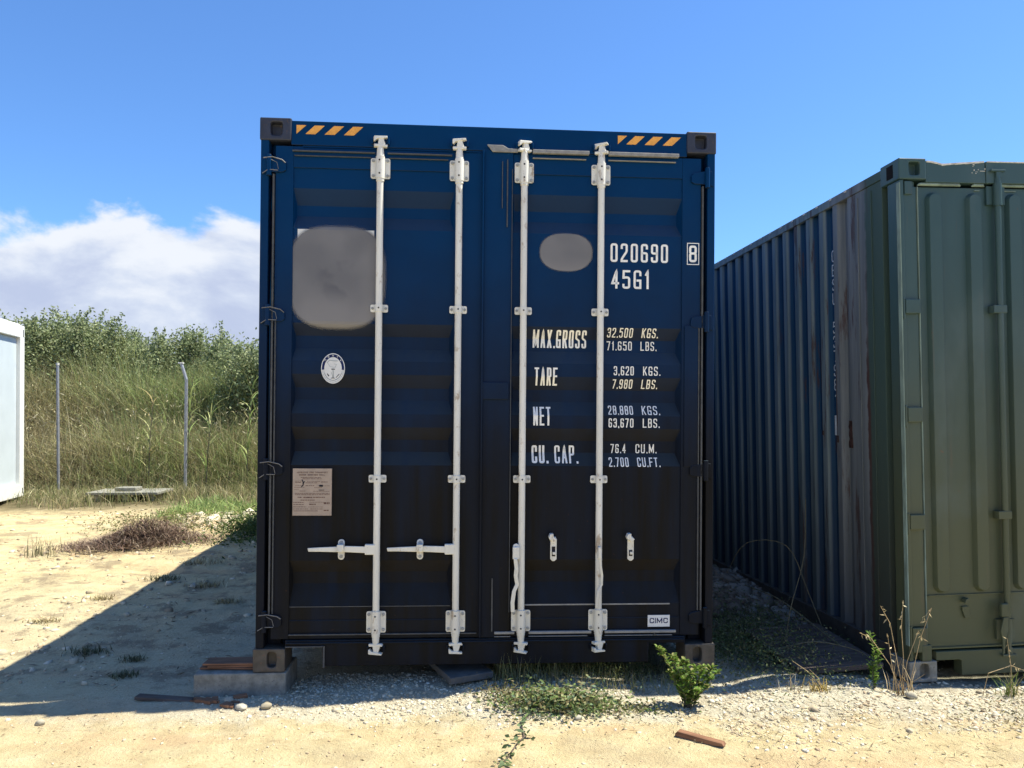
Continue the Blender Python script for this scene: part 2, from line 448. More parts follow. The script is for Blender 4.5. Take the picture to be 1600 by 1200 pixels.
def terrain(x, y, micro=True):
    x = np.asarray(x, float); y = np.asarray(y, float)
    z = .032 * np.clip(y - 4.9, 0, 7.2)
    z = z + 1.35 * sstep(y, 12.9, 18.5) * (1 + .25 * fbm(x * .3, y * .3, 2))
    z = z + .035 * sstep(x, 1.1, 1.4) * sstep(x, 2.05, 1.8) * sstep(y, 3.7, 4.0) * sstep(y, 5.2, 4.6)
    z = z - .012 * sstep(x, 1.9, 2.2) * sstep(y, 3.6, 4.0)
    z = z + .13 * np.exp(-((x - 1.6) ** 2 / .12 + (y - 6.2) ** 2 / .5))        # rubble heap in the alley
    z = z + .045 * sstep(y, 3.55, 4.0) * np.exp(-((x + .15) / .75) ** 2) * sstep(y, 4.6, 4.15)
    z = z + .018 * np.exp(-((x + 1.45) ** 2 / .12 + (y - 3.90) ** 2 / .012))
    z = z + .05 * fbm(x * .8, y * .8, 3) * sstep(np.abs(y - 4.0), .5, 1.8)
    if micro:
        amp = .008 + .016 * sstep(y, 4.2, 6) + .01 * sstep(y, 3.6, 3.9) * sstep(x, -1.4, .2)
        z = z + amp * fbm(x * 5, y * 5, 4) * 1.6 + .006 * fbm(x * 22, y * 22, 3) * 1.6
        rut = fbm(x * .7, y * 3.0, 3); z = z - .018 * sstep(rut, .08, .2) * sstep(np.abs(y - 3.8), .25, .8)
    return z
def gz(x, y): return float(terrain(x, y))

def axis(a, b, fine, lo, hi, k=1.12):
    c = list(np.arange(a, b, fine)); s = fine; p = b
    while p < hi: c.append(p); s *= k; p += s
    c.append(hi); s = fine; p = a
    pre = []
    while p > lo: s *= k; p -= s; pre.append(max(p, lo))
    return np.array(sorted(set(pre + c)))
X = axis(-4.6, 3.2, .026, -300, 300, 1.10); Y = axis(2.6, 8.6, .026, -300, 300, 1.08)
gx, gy = np.meshgrid(X, Y); Z = terrain(gx, gy)
V = np.stack([gx.ravel(), gy.ravel(), Z.ravel()], 1)
nx, ny = len(X), len(Y); idx = np.arange(nx * ny).reshape(ny, nx)
F = np.stack([idx[:-1, :-1].ravel(), idx[:-1, 1:].ravel(), idx[1:, 1:].ravel(), idx[1:, :-1].ravel()], 1)
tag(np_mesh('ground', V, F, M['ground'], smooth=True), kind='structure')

# ------------------------------------------------------------------ stroke lettering
G = {
 '0': [('c', [(0, 0), (0, 1), (1, 1), (1, 0)])], 'O': [('c', [(0, 0), (0, 1), (1, 1), (1, 0)])],
 '1': [('s', [(.15, .8), (.7, 1), (.7, 0)])], '2': [('r', [(0, .8), (0, 1), (1, 1), (1, .58), (0, .12), (0, 0)]), ('s', [(0, 0), (1, 0)])],
 '3': [('r', [(0, .82), (0, 1), (1, 1), (1, .53), (.35, .53)]), ('r', [(.35, .53), (1, .53), (1, 0), (0, 0), (0, .18)])],
 '4': [('s', [(.72, 0), (.72, 1), (0, .26), (1, .26)])], '5': [('s', [(1, 1), (.04, 1), (.0, .60)]), ('r', [(0, .62), (1, .62), (1, 0), (0, 0), (0, .16)])],
 '6': [('r', [(1, .80), (1, 1), (0, 1), (0, 0), (1, 0), (1, .50), (.1, .50)])], '7': [('s', [(0, 1), (1, 1), (.35, 0)])],
 '8': [('c', [(0, .53), (0, 1), (1, 1), (1, .53)]), ('c', [(0, 0), (0, .53), (1, .53), (1, 0)])],
 '9': [('r', [(0, .20), (0, 0), (1, 0), (1, 1), (0, 1), (0, .50), (.9, .50)])],
 'A': [('s', [(0, 0), (.5, 1), (1, 0)]), ('s', [(.18, .3), (.82, .3)])], 'B': [('s', [(0, 0), (0, 1)]), ('r', [(0, 1), (.95, 1), (.95, .52), (0, .52)]), ('r', [(0, .52), (1, .52), (1, 0), (0, 0)])],
 'C': [('r', [(1, .72), (1, 1), (0, 1), (0, 0), (1, 0), (1, .28)])], 'D': [('c', [(0, 0), (0, 1), (1, 1), (1, 0)])],
 'E': [('s', [(1, 1), (0, 1), (0, 0), (1, 0)]), ('s', [(0, .52), (.85, .52)])], 'F': [('s', [(1, 1), (0, 1), (0, 0)]), ('s', [(0, .52), (.85, .52)])],
 'G': [('r', [(1, .78), (1, 1), (0, 1), (0, 0), (1, 0)]), ('s', [(1, 0), (1, .44), (.52, .44)])], 'I': [('s', [(.5, 0), (.5, 1)])],
 'K': [('s', [(0, 0), (0, 1)]), ('s', [(1, 1), (0, .4)]), ('s', [(.3, .58), (1, 0)])], 'L': [('s', [(0, 1), (0, 0), (1, 0)])],
 'M': [('s', [(0, 0), (0, 1)]), ('s', [(0, 1), (.5, .15), (1, 1)]), ('s', [(1, 1), (1, 0)])], 'N': [('s', [(0, 0), (0, 1)]), ('s', [(0, 1), (1, 0)]), ('s', [(1, 0), (1, 1)])],
 'P': [('r', [(0, .48), (1, .48), (1, 1), (0, 1)]), ('s', [(0, 1), (0, 0)])], 'R': [('r', [(0, .5), (1, .5), (1, 1), (0, 1)]), ('s', [(0, 1), (0, 0)]), ('s', [(.5, .5), (1, 0)])],
 'S': [('r', [(1, .82), (1, 1), (0, 1), (0, .56), (1, .44), (1, 0), (0, 0), (0, .18)])], 'T': [('s', [(0, 1), (1, 1)]), ('s', [(.5, 1), (.5, 0)])],
 'U': [('r', [(0, 1), (0, 0), (1, 0), (1, 1)])], 'V': [('s', [(0, 1), (.5, 0), (1, 1)])], 'X': [('s', [(0, 0), (1, 1)]), ('s', [(0, 1), (1, 0)])],
 '.': [('s', [(0, 0), (0, .02)])], ',': [('s', [(.5, .05), (0, -.08)])],
}
CW = {'.': .22, ',': .25, ' ': .7, '1': .62, 'I': .3, 'M': 1.3}

def stroke(mb, pts, sw, closed, yf, off):
    # resample so that print follows the corrugation
    P = []
    n = len(pts)
    for i in range(n if closed else n - 1):
        a, b = pts[i], pts[(i + 1) % n]
        L = math.dist(a, b)
        k = max(1, int(L / .006)) if yf else 1
        for j in range(k): P.append((a[0] + (b[0] - a[0]) * j / k, a[1] + (b[1] - a[1]) * j / k))
    if not closed: P.append(pts[-1])
    n = len(P); vs = []
    for i, p in enumerate(P):
        a = P[(i - 1) % n] if (closed or i) else None
        b = P[(i + 1) % n] if (closed or i < n - 1) else None
        d1 = Vector((p[0] - a[0], p[1] - a[1])).normalized() if a else None
        d2 = Vector((b[0] - p[0], b[1] - p[1])).normalized() if b else None
        d1 = d1 or d2; d2 = d2 or d1
        n1 = Vector((-d1.y, d1.x)); n2 = Vector((-d2.y, d2.x))
        mn = (n1 + n2); mn = mn.normalized() if mn.length > 1e-4 else n1
        k = sw / 2 / max(.45, mn.dot(n1))
        e = Vector((0, 0))
        if not closed and i == 0: e = -d2 * sw / 2
        if not closed and i == n - 1: e = d1 * sw / 2
        for sg in (1, -1):
            q = Vector(p) + mn * k * sg + e
            vs.append((q.x, (yf(q.y) if yf else 0) - off, q.y))
    f = []
    for i in range(n if closed else n - 1):
        j = (i + 1) % n
        f.append((2 * i, 2 * i + 1, 2 * j + 1, 2 * j))
    o = len(mb.v)
    # orient towards -y
    ff = []
    for q in f:
        a, b, c = [Vector(vs[t]) for t in q[:3]]
        nn = (b - a).cross(c - a)
        ff.append(q if nn.y <= 0 else q[::-1])
    mb.add(vs, ff)

def round_poly(pts, r, closed):
    out = []; n = len(pts)
    for i, p in enumerate(pts):
        if not closed and i in (0, n - 1): out.append(p); continue
        a = Vector(pts[(i - 1) % n]); b = Vector(pts[(i + 1) % n]); q = Vector(p)
        ra = min(r, (a - q).length * .5); rb = min(r, (b - q).length * .5)
        s0 = q + (a - q).normalized() * ra; s1 = q + (b - q).normalized() * rb
        for k in range(5):
            t = k / 4; out.append(tuple(s0 * (1 - t) ** 2 + q * 2 * t * (1 - t) + s1 * t * t))
    return out

_z = [0]
def text(mb, s, u0, z1, u1, z0, sw, yf=None, off=.0025, gap=.38, slant=0):
    tot = sum(CW.get(c, 1) for c in s) + gap * (len(s) - 1)
    un = (u1 - u0) / tot; x = u0
    for c in s:
        cw = CW.get(c, 1) * un
        if c in G:
            a0, a1 = x + sw / 2, x + cw - sw / 2; b0, b1 = z0 + sw / 2, z1 - sw / 2
            if c in '.,I': a1 = a0 + max(0, cw - sw)
            for typ, pts in G[c]:
                q = [(a0 + (a1 - a0) * px + slant * (pz) * (z1 - z0), b0 + (b1 - b0) * pz) for px, pz in pts]
                if c == '.': q = [(a0, b0 - .001), (a0, b0 + .001)]
                if typ in 'rc': q = round_poly(q, min(a1 - a0, b1 - b0) * .34, typ == 'c')
                _z[0] = (_z[0] + 1) % 7
                stroke(mb, q, sw, typ == 'c', yf, off + .00012 * _z[0])
        x += cw + gap * un

# ------------------------------------------------------------------ shared container pieces
def hole_box(mb, x0, x1, y0, y1, z0, z1, hx, hz, hw, hh, hr, flat_top=False, depth=.045, N=40):
    """steel corner casting: a block whose front face has a rounded aperture"""
    hole = []; rect = []
    for i in range(N):
        a = 2 * math.pi * (i + .5) / N; cx, sz = math.cos(a), math.sin(a)
        # superellipse aperture
        e = 2.0 / hr
        px = hx + hw / 2 * math.copysign(abs(cx) ** e, cx); e2 = e * (.5 if (flat_top and sz > 0) else 1)
        pz = hz + hh / 2 * math.copysign(abs(sz) ** e2, sz)
        hole.append((px, pz))
        dx, dz = px - hx, pz - hz
        tx = ((x1 - hx) if dx > 0 else (x0 - hx)) / dx if abs(dx) > 1e-6 else 1e9
        tz = ((z1 - hz) if dz > 0 else (z0 - hz)) / dz if abs(dz) > 1e-6 else 1e9
        t = min(tx, tz); rect.append((hx + dx * t, hz + dz * t))
    for cnr in ((x0, z0), (x0, z1), (x1, z0), (x1, z1)):
        i = min(range(N), key=lambda k: math.dist(rect[k], cnr)); rect[i] = cnr
    v = [(a, y0, b) for a, b in rect] + [(a, y0, b) for a, b in hole] + [(a, y0 + depth, b) for a, b in hole] + [(a, y1, b) for a, b in rect]
    f = []
    for i in range(N):
        j = (i + 1) % N
        f += [(i, j, N + j, N + i), (N + i, N + j, 2 * N + j, 2 * N + i), (i, 3 * N + i, 3 * N + j, j)]
    f += [tuple(range(3 * N, 4 * N)), tuple(range(3 * N - 1, 2 * N - 1, -1))]
    mb.add(v, f)

def tray_panel(mb, u0, u1, z0, z1, recs, yo, yi, side=.0):
    """sheet of flats with trapezoid recesses pressed into it. recs: (z_top, zi_top, zi_bot, z_bot)"""
    zz = z1
    for (a, b, c, d_) in sorted(recs, reverse=True):
        mb.add([(u0, yo, a), (u1, yo, a), (u1, yo, zz), (u0, yo, zz)], [(0, 1, 2, 3)])
        o = [(u0, yo, d_), (u1, yo, d_), (u1, yo, a), (u0, yo, a)]
        i = [(u0 + .012, yi, c), (u1 - .022, yi, c), (u1 - .022, yi, b), (u0 + .012, yi, b)]
        mb.add(o + i, [(4, 5, 6, 7), (0, 1, 5, 4), (1, 2, 6, 5), (2, 3, 7, 6), (3, 0, 4, 7)])
        zz = d_
    mb.add([(u0, yo, z0), (u1, yo, z0), (u1, yo, zz), (u0, yo, zz)], [(0, 1, 2, 3)])

def corr_wall(mb, x_out, x_in, y0, y1, z0, z1, pitch, of=.30, sl=.19):
    """vertical trapezoid corrugation running along y"""
    pts = [(x_out, y0)]; y = y0
    while y + pitch < y1:
        pts += [(x_out, y + pitch * of), (x_in, y + pitch * (of + sl)), (x_in, y + pitch * (1 - sl)), (x_out, y + pitch)]
        y += pitch
    pts.append((x_out, y1))
    n = len(pts)
    v = [(a, b, z0) for a, b in pts] + [(a, b, z1) for a, b in pts]
    mb.add(v, [(i, i + 1, i + 1 + n, i + n) for i in range(n - 1)])

W, H, LEN = 1.219, 2.896, 12.19
RECS = [(2.533, 2.452, 2.395, 2.325), (1.824, 1.760, 1.693, 1.626), (1.555, 1.485, 1.421, 1.347), (1.277, 1.210, 1.146, 1.076), (.574, .507, .447, .335)]
YO, YI = .020, .060
def prof(z):
    for a, b, c, d_ in RECS:
        if d_ <= z <= a:
            if z > b: return YO + (YI - YO) * (a - z) / (a - b)
            if z < c: return YO + (YI - YO) * (z - d_) / (c - d_)
            return YI
    return YO

# ------------------------------------------------------------------ the dark blue container
C1 = thing('shipping_container', 'dark navy blue shipping container with white locking bars and printed weights',
           'shipping container', (-.126, 4.09, .1205), (0, R(.47), R(3.873)))

hd = MB(); hd.box(-1.058, 1.058, .008, .09, 2.758, 2.885); hd.box(-1.0, 1.0, .012, .11, 2.740, 2.7575)
hd.build('header', M['navy'], C1, .003)
sl = MB(); sl.prism([(-1.062, .125), (-.872, .125), (-.866, .024), (.860, .024), (.866, .125), (1.062, .125), (1.062, .158), (-1.062, .158)], .008, .10)
sl.box(-1.06, 1.06, -.004, .0078, .140, .149)
sl.build('sill', M['navy'], C1, .003)
nl = MB(); nl.box(-1.06, -.866, -.002, .0078, .1252, .131); nl.box(-.8655, -.856, -.001, .0078, .018, .131)
nl.build('sill_edge_strip', M['gasket_dark'], C1, .001, split=True)
for sx in (-1, 1):
    p = MB()
    a, b = sorted((sx * 1.214, sx * 1.172)); p.box(a, b, .006, .11, .120, 2.780)
    a, b = sorted((sx * 1.172, sx * 1.10)); p.box(a, b, .085, .12, .120, 2.780)
    p.build('corner_post', M['navy'], C1, .004)
    j = MB(); a, b = sorted((sx * 1.150, sx * 1.141)); j.box(a, b, .000, .03, .30, 2.60); a, b = sorted((sx * 1.132, sx * 1.126)); j.box(a, b, .002, .02, .30, 1.86)
    j.build('door_edge_seal', M['gasket_dark'], C1, .001, split=True)
for sx in (-1, 1):
    for yy in (0, LEN - .178):
        t_ = MB(); a, b = sorted((sx * 1.219, sx * 1.056))
        hole_box(t_, a, b, yy, yy + .178, 2.778, 2.896, sx * 1.133, 2.838, .062, .072, 4, flat_top=True)
        t_.build('corner_casting', M['casting_top'], C1, .006)
        t_ = MB(); a, b = sorted((sx * 1.224, sx * 1.060))
        hole_box(t_, a, b, yy - .004, yy + .178, 0, .120, sx * 1.128, .063, .050, .080, 3.4)
        t_.build('corner_casting', M['casting'], C1, .005)
        k = MB(); a, b = sorted((sx * 1.21, sx * 1.07)); k.box(a, b, yy + .046, yy + .05, 2.80, 2.88); k.box(a, b, yy + .042, yy + .046, .015, .11)
# long sides, roof, rails and the far end
for sx in (-1, 1):
    q = MB(); corr_wall(q, sx * 1.212, sx * 1.176, .178, LEN - .178, .16, 2.80, .278); q.build('side_wall', M['navy'], C1)
    q = MB(); a, b = sorted((sx * 1.217, sx * 1.16)); q.box(a, b, .179, LEN - .179, .0, .158); q.build('bottom_rail', M['navy'], C1, .003)
    q = MB(); q.box(a, b, .179, LEN - .179, 2.80, 2.872); q.build('top_rail', M['navy'], C1, .003)
q = MB(); n_ = 58
pts = []
for i in range(n_):
    y = .18 + i * (LEN - .36) / n_; s_ = (LEN - .36) / n_
    pts += [(y, 2.874), (y + s_ * .3, 2.874), (y + s_ * .5, 2.858), (y + s_ * .8, 2.858)]
pts.append((LEN - .18, 2.874)); n_ = len(pts)
q.add([(-1.158, a, b) for a, b in pts] + [(1.158, a, b) for a, b in pts], [(i, i + 1, i + 1 + n_, i + n_) for i in range(n_ - 1)])
q.build('roof', M['navy'], C1)
q = MB(); q.box(-1.058, 1.058, LEN - .06, LEN - .01, .02, 2.885); q.build('end_wall', M['navy'], C1)
q = MB(); q.box(-1.10, 1.10, .20, LEN - .2, .10, .15); q.build('floor', M['wood_dark'], C1)

# doors
FY0, FY1 = .012, .065
dl = MB()
dl.box(-1.138, -1.0455, FY0, FY1, .166, 2.752); dl.box(-.2005, -.050, FY0, FY1, .166, 2.752)
dl.box(-1.045, -.201, FY0, FY1, 2.640, 2.752); dl.box(-1.045, -.201, FY0 + .003, FY1, .166, .262)
tray_panel(dl, -1.0455, -.2005, .26, 2.642, RECS, YO, YI)
DL = dl.build('door', M['navy'], C1, .002, label='left door leaf with round and square stickers')
dr = MB()
dr.box(-.042, .1105, FY0 - .010, FY1, .166, 2.762); dr.box(1.0355, 1.138, FY0, FY1, .166, 2.752)
dr.box(.111, 1.035, FY0, FY1, 2.640, 2.752); dr.box(.111, 1.035, FY0 + .003, FY1, .166, .262)
tray_panel(dr, .1105, 1.0355, .26, 2.642, RECS, YO, YI)
dr.box(1.050, 1.125, FY0 - .008, FY0 + .002, 1.075, 1.84)
DR = dr.build('door', M['navy'], C1, .002, label='right door leaf printed with the container number and weights')
cb = MB(); cb.box(-.047, .095, -.010, .0015, 1.430, 1.520); cb.build('overlap_block', M['navy'], C1, .003)
lip = MB(); lip.box(-.052, -.0425, -.016, .02, .17, 2.755); lip.build('overlap_lip', M['navy'], C1, .002)
# gaskets: thin double line on the left leaf, fat rounded strip on the right
g = MB()
for (a, b) in ((-1.05, -.62), (-.555, -.215)):
    g.box(a, b, -.001, .0115, 2.722, 2.729); g.box(a + .01, b - .02, .000, .0115, 2.699, 2.703)
g.box(-1.045, -.065, .002, .0145, .186, .192); g.build('gasket', M['gasket_dark'], DL, .001, split=True)
g = MB()
g.prism([(-.030, 2.785), (.055, 2.785), (.085, 2.768), (.135, 2.768), (.135, 2.748), (.00, 2.748)], -.012, .0005)
for a, b in ((.215, .52), (.625, 1.01)):
    g.box(a, b, -.012, .0115, 2.748, 2.768); g.box(a, b - .015, -.003, .0115, 2.722, 2.727)
for a, b in ((.03, .137), (.213, .55), (.622, 1.01)):
    g.box(a, b, -.004, .0145, .183, .197); g.box(a, b - .02, -.001, .0145, .168, .1715)
g.build('gasket', M['gasket'], DR, .003, split=True)
g = MB(); g.box(.013, .020, -.006, .0015, .20, .48); g.box(.078, .084, -.006, .0015, 2.35, 2.71); g.box(.052, .056, -.006, .0015, 2.45, 2.70)
g.box(.1055, .1085, -.006, .0015, .30, 2.66)
g.build('seam', M['gasket_dark'], DR, split=True)
g = MB(); g.box(-1.045, -.205, .0175, .0195, .330, .334); g.build('seam', M['gasket_dark'], DL, split=True)
g = MB(); g.box(.16, .98, .0165, .0195, .330, .337); g.build('seam', M['gasket'], DR, split=True)

# hinges, four each side
for zc in (2.643, 1.860, 1.055, .262):
    for sx in (-1, 1):
        hg = MB()
        hg.tube([(sx * 1.168, -.006, zc - .055), (sx * 1.168, -.006, zc + .055)], .013, 10)
        hg.prism([(sx * 1.200, zc + .030), (sx * 1.196, zc + .038), (sx * 1.165, zc + .040), (sx * 1.095, zc + .026), (sx * 1.082, zc + .012), (sx * 1.082, zc - .022), (sx * 1.10, zc - .032), (sx * 1.178, zc - .034), (sx * 1.205, zc - .048), (sx * 1.208, zc - .036)], .000, .0115)
        hg.build('hinge', M['navy'], C1, .002)
        e = MB(); e.tube([(sx * 1.195, -.016, zc + .034), (sx * 1.15, -.018, zc + .040), (sx * 1.10, -.012, zc + .028), (sx * 1.084, -.004, zc + .014)], .0028, 6)
        if sx < 0: e.tube([(sx * 1.20, -.012, zc - .045), (sx * 1.17, -.016, zc - .026), (sx * 1.12, -.010, zc - .027)], .0022, 6)
        if sx < 0: e.tube([(sx * 1.16, -.010, zc + .03), (sx * 1.125, -.016, zc + .012), (sx * 1.118, -.012, zc - .022)], .0016, 6)
        if sx < 0: e.build('hinge_highlight', M['hinge_glint'], C1, smooth=True, split=True)  # thin pale wires draw the highlights along the left hinges

# locking bars
def arc_pts(cx, cz, rx, rz, a0, a1, n): return [(cx + rx * math.cos(R(a0 + (a1 - a0) * i / n)), cz + rz * math.sin(R(a0 + (a1 - a0) * i / n))) for i in range(n + 1)]
YB = -.006
def rrect(u0, u1, z0, z1, r, n=4):
    return arc_pts(u1 - r, z0 + r, r, r, -90, 0, n) + arc_pts(u1 - r, z1 - r, r, r, 0, 90, n) + arc_pts(u0 + r, z1 - r, r, r, 90, 180, n) + arc_pts(u0 + r, z0 + r, r, r, 180, 270, n)
for bi, (u, lever, kp) in enumerate(((-.592, 'h', -.777), (-.176, 'h', -.366), (.171, 'v', .344), (.586, 'v', .762))):
    b = MB(); b.tube([(u, YB, .20), (u, YB, 2.70)], .0178, 18)
    bar = b.build('locking_bar', M['white'], C1, smooth=True)
    for zc, h_ in ((2.645, .058), (.253, .060)):
        k = MB()
        k.tube([(u, YB, zc - h_), (u, YB, zc + h_)], .0238, 18)
        k.prism(rrect(u - .051, u + .051, zc - h_ + .004, zc + h_ - .004, .010), .006, .0118)
        k.tube([(u, YB, zc - h_ - .014), (u, YB, zc - h_)], .0215, 14)
        k.build('bar_bracket', M['white'], bar, smooth=True)
        for dx in (-.038, .038):
            for dz in (-.040, .040):
                m_ = MB(); m_.tube([(u + dx, .0055, zc + dz), (u + dx, .000, zc + dz)], .0085, 6)
                m_.build('bolt', M['bolt'], bar, split=True)
        m_ = MB()
        for dz in (-.034, .036):
            m_.tube([(u - .002, YB - .0235, zc + dz), (u - .002, YB - .0248, zc + dz)], .0048, 8)
        m_.build('rivet_hole', M['print_black'], bar, split=True)
    for zc in (1.904, 1.006):
        k = MB(); k.prism(rrect(u - .046, u + .046, zc - .020, zc + .020, .008), .006, .0118)
        k.tube([(u, YB, zc - .018), (u, YB, zc + .018)], .0222, 14)
        k.build('bar_guide', M['white'], bar, smooth=True)
        m_ = MB(); m_.tube([(u, YB - .022, zc), (u, YB - .0232, zc)], .0045, 8)
        m_.build('rivet_hole', M['print_black'], bar, split=True)
        for dx in (-.035, .035):
            m_ = MB(); m_.tube([(u + dx, .0055, zc), (u + dx, .001, zc)], .0075, 6); m_.build('bolt', M['bolt'], bar, split=True)
    # cams: shaft, collar, hooked head seated in keepers on header and sill
    for up in (1, -1):
        z0_ = 2.703 if up > 0 else .194
        Zf = lambda dz: z0_ + up * dz
        tw = (.12, -.1, .35, -.45)[bi] * (1 if up > 0 else -1)
        Mr = Matrix.Translation((u, YB, 0)) @ Matrix.Rotation(tw, 4, 'Z')
        k = MB()
        k.tube([(u, YB, Zf(0)), (u, YB, Zf(.030)), (u, YB, Zf(.052))], [.0205, .0185, .0165], 14)
        k.prism([(-.034, Zf(.050)), (.034, Zf(.050)), (.038, Zf(.062)), (-.034, Zf(.064))], -.016, .012, M4=Mr)
        k.prism([(-.014, Zf(.062)), (.026, Zf(.062)), (.014, Zf(.100)), (-.008, Zf(.100))], -.014, .010, M4=Mr)
        k.prism([(-.036, Zf(.096)), (-.034, Zf(.104)), (.034, Zf(.108)), (.037, Zf(.100)), (.012, Zf(.094)), (-.020, Zf(.090)), (-.030, Zf(.078)), (-.036, Zf(.080))], -.018, .012, M4=Mr)
        k.build('cam', M['white'], bar, .002)
        k = MB()
        k.box(u - .046, u - .038, -.018, .0075, min(Zf(.066), Zf(.096)), max(Zf(.066), Zf(.096)))
        k.box(u + .039, u + .047, -.018, .0075, min(Zf(.066), Zf(.096)), max(Zf(.066), Zf(.096)))
        k.build('cam_keeper', M['navy'], bar, .002, split=True)
    if lever == 'h':
        k = MB(); zc = .637
        k.box(u - .060, u - .004, YB - .016, YB + .012, zc - .027, zc + .027)
        k.build('handle_hub', M['white'], bar, .004)
        k = MB()
        x0 = u - .355 if bi == 0 else u - .362
        top_ = [(x0, zc + .009), (x0 + .06, zc + .012), (x0 + .13, zc + .015), (x0 + .2, zc + .019), (u - .055, zc + .016)]
        bot_ = [(u - .055, zc - .018), (x0 + .2, zc - .013), (x0 + .13, zc - .012), (x0 + .06, zc - .010), (x0 + .004, zc - .010)]
        k.prism(top_ + bot_, YB - .014, YB - .005)
        k.build('handle', M['white'], bar, .003)
    else:
        k = MB(); zc = .640
        if bi == 2:
            k.box(u - .048, u - .012, YB - .030, YB - .006, zc - .055, zc + .012); k.tube([(u - .030, YB - .018, zc + .010), (u - .030, YB - .008, zc + .012)], .017, 10)
        else:
            k.box(u - .010, u + .008, YB - .044, YB - .012, zc - .05, zc + .012)
        k.build('handle_hub', M['white'], bar, .006)
        k = MB()
        if bi == 2: path = [(-.034, .59), (-.028, .54), (-.032, .50), (-.024, .455), (-.040, .42), (-.048, .36), (-.046, .31)]
        else: path = [(.000, .59), (.006, .54), (.012, .50), (.010, .45), (-.008, .42), (-.014, .37), (-.016, .33)]
        for (a, za), (b_, zb) in zip(path[:-1], path[1:]):
            wd = .010 if bi == 2 else .006
            k.add([(u + a - wd, YB - .034, za), (u + a + wd, YB - .040, za), (u + b_ + wd, YB - .040, zb), (u + b_ - wd, YB - .034, zb),
                   (u + a - wd, YB - .026, za), (u + a + wd, YB - .032, za), (u + b_ + wd, YB - .032, zb), (u + b_ - wd, YB - .026, zb)],
                  [(0, 1, 2, 3), (7, 6, 5, 4), (0, 3, 7, 4), (1, 5, 6, 2)] + ([(0, 4, 5, 1)] if za == .59 else []) + ([(3, 2, 6, 7)] if (b_, zb) == path[-1] else []))
        k.build('handle', M['white'], bar, .002)
    # handle keepers on the door
    k = MB(); zc = .637 if lever == 'h' else .640
    if lever == 'h':
        k.prism(rrect(kp - .017, kp + .017, zc - .057, zc + .050, .0165, 6), .006, .0195)
        k.prism([(kp - .017, zc + .005), (kp - .012, zc - .008), (kp + .010, zc - .010), (kp + .018, zc + .006), (kp + .016, zc + .028), (kp - .016, zc + .028)], -.036, -.026)
        k.box(kp - .016, kp + .016, -.027, .006, zc + .020, zc + .028)
    else:
        k.prism([(kp - .017, zc + .045), (kp - .017, zc - .062), (kp - .005, zc - .072), (kp + .005, zc - .072), (kp + .017, zc - .062), (kp + .017, zc + .045), (kp + .010, zc + .058), (kp - .010, zc + .058)], .006, .0195)
        k.prism([(kp - .030, zc + .060), (kp - .022, zc + .078), (kp - .006, zc + .080), (kp - .004, zc + .062), (kp + .014, zc + .050), (kp - .004, zc + .036), (kp - .016, zc + .048), (kp - .024, zc + .046)], -.034, .006)
    kk = k.build('handle_keeper', M['white'], C1, .002)
    if lever == 'h':
        k = MB()
        for dz in (-.040, .034): k.tube([(kp, .006, zc + dz), (kp, .000, zc + dz)], .009, 8)
        k.build('bolt', M['bolt'], kk, split=True)
    else:
        k = MB(); k.box(kp - .009, kp + .009, .0045, .0058, zc - .046, zc + (.006 if bi == 2 else -.014)); k.build('slot', M['print_black'], kk)
        k = MB(); k.box(kp - .006, kp + .010, -.006, .0044, zc - .036, zc - .022); k.build('tongue', M['white'], kk, .002)

# hazard stripes on the header
for u0 in (-1.031, .677):
    for i in range(4):
        k = MB()
        zt, zb = 2.862, 2.816
        if i == 0: poly = [(u0, zt), (u0 + .050, zt), (u0, zb)]
        else:
            a = u0 + .046 + (i - 1) * .100; poly = [(a, zb), (a + .052, zb), (a + .100, zt), (a + .048, zt)]
        k.prism(poly, .0055, .0079); k.build('hazard_stripe', M['orange'], C1)

# lettering on the right door
def letters(s, *a, **kw):
    mb = MB(); mat = kw.pop('mat', M['letter']); par = kw.pop('parent', DR); text(mb, s, *a, **kw); return flat_build(mb, 'lettering', mat, par)
letters('020690', .643, 2.281, .959, 2.180, .0120, yf=prof, gap=.42)
letters('45G1', .648, 2.137, .858, 2.036, .0120, yf=prof, gap=.42)
F_ = lambda z: FY0
letters('8', 1.073, 2.277, 1.116, 2.186, .0125, yf=F_)
k = MB(); stroke(k, [(1.064, 2.174), (1.064, 2.289), (1.127, 2.289), (1.127, 2.174)], .0045, True, F_, .002); flat_build(k, 'number_box', M['letter'], DR)
letters('MAX.GROSS', .228, 1.808, .520, 1.713, .0098, yf=prof, gap=.36)
letters('TARE', .236, 1.604, .360, 1.508, .0098, yf=prof, gap=.36)
letters('NET', .231, 1.393, .325, 1.293, .0098, yf=prof, gap=.36)
letters('CU.', .226, 1.185, .312, 1.090, .0115, yf=prof, gap=.32); letters('CAP.', .350, 1.185, .475, 1.090, .0098, yf=prof, gap=.36)
for (a, ua, ub, b, uc, ud, zt) in (('32.500', .632, .772, 'KGS.', .822, .912, 1.823), ('71.650', .633, .772, 'LBS.', .820, .908, 1.754),
                                   ('3,620', .665, .775, 'KGS.', .826, .920, 1.616), ('7.980', .662, .772, 'LBS.', .822, .910, 1.545),
                                   ('28.880', .639, .775, 'KGS.', .824, .922, 1.403), ('63,670', .639, .775, 'LBS.', .826, .918, 1.334),
                                   ('76.4', .658, .742, 'CU.M.', .796, .912, 1.194), ('2.700', .644, .752, 'CU.FT.', .800, .924, 1.122)):
    letters(a, ua, zt, ub, zt - .049, .0056, yf=prof, gap=.42); letters(b, uc, zt, ud, zt - .049, .0056, yf=prof, gap=.42)
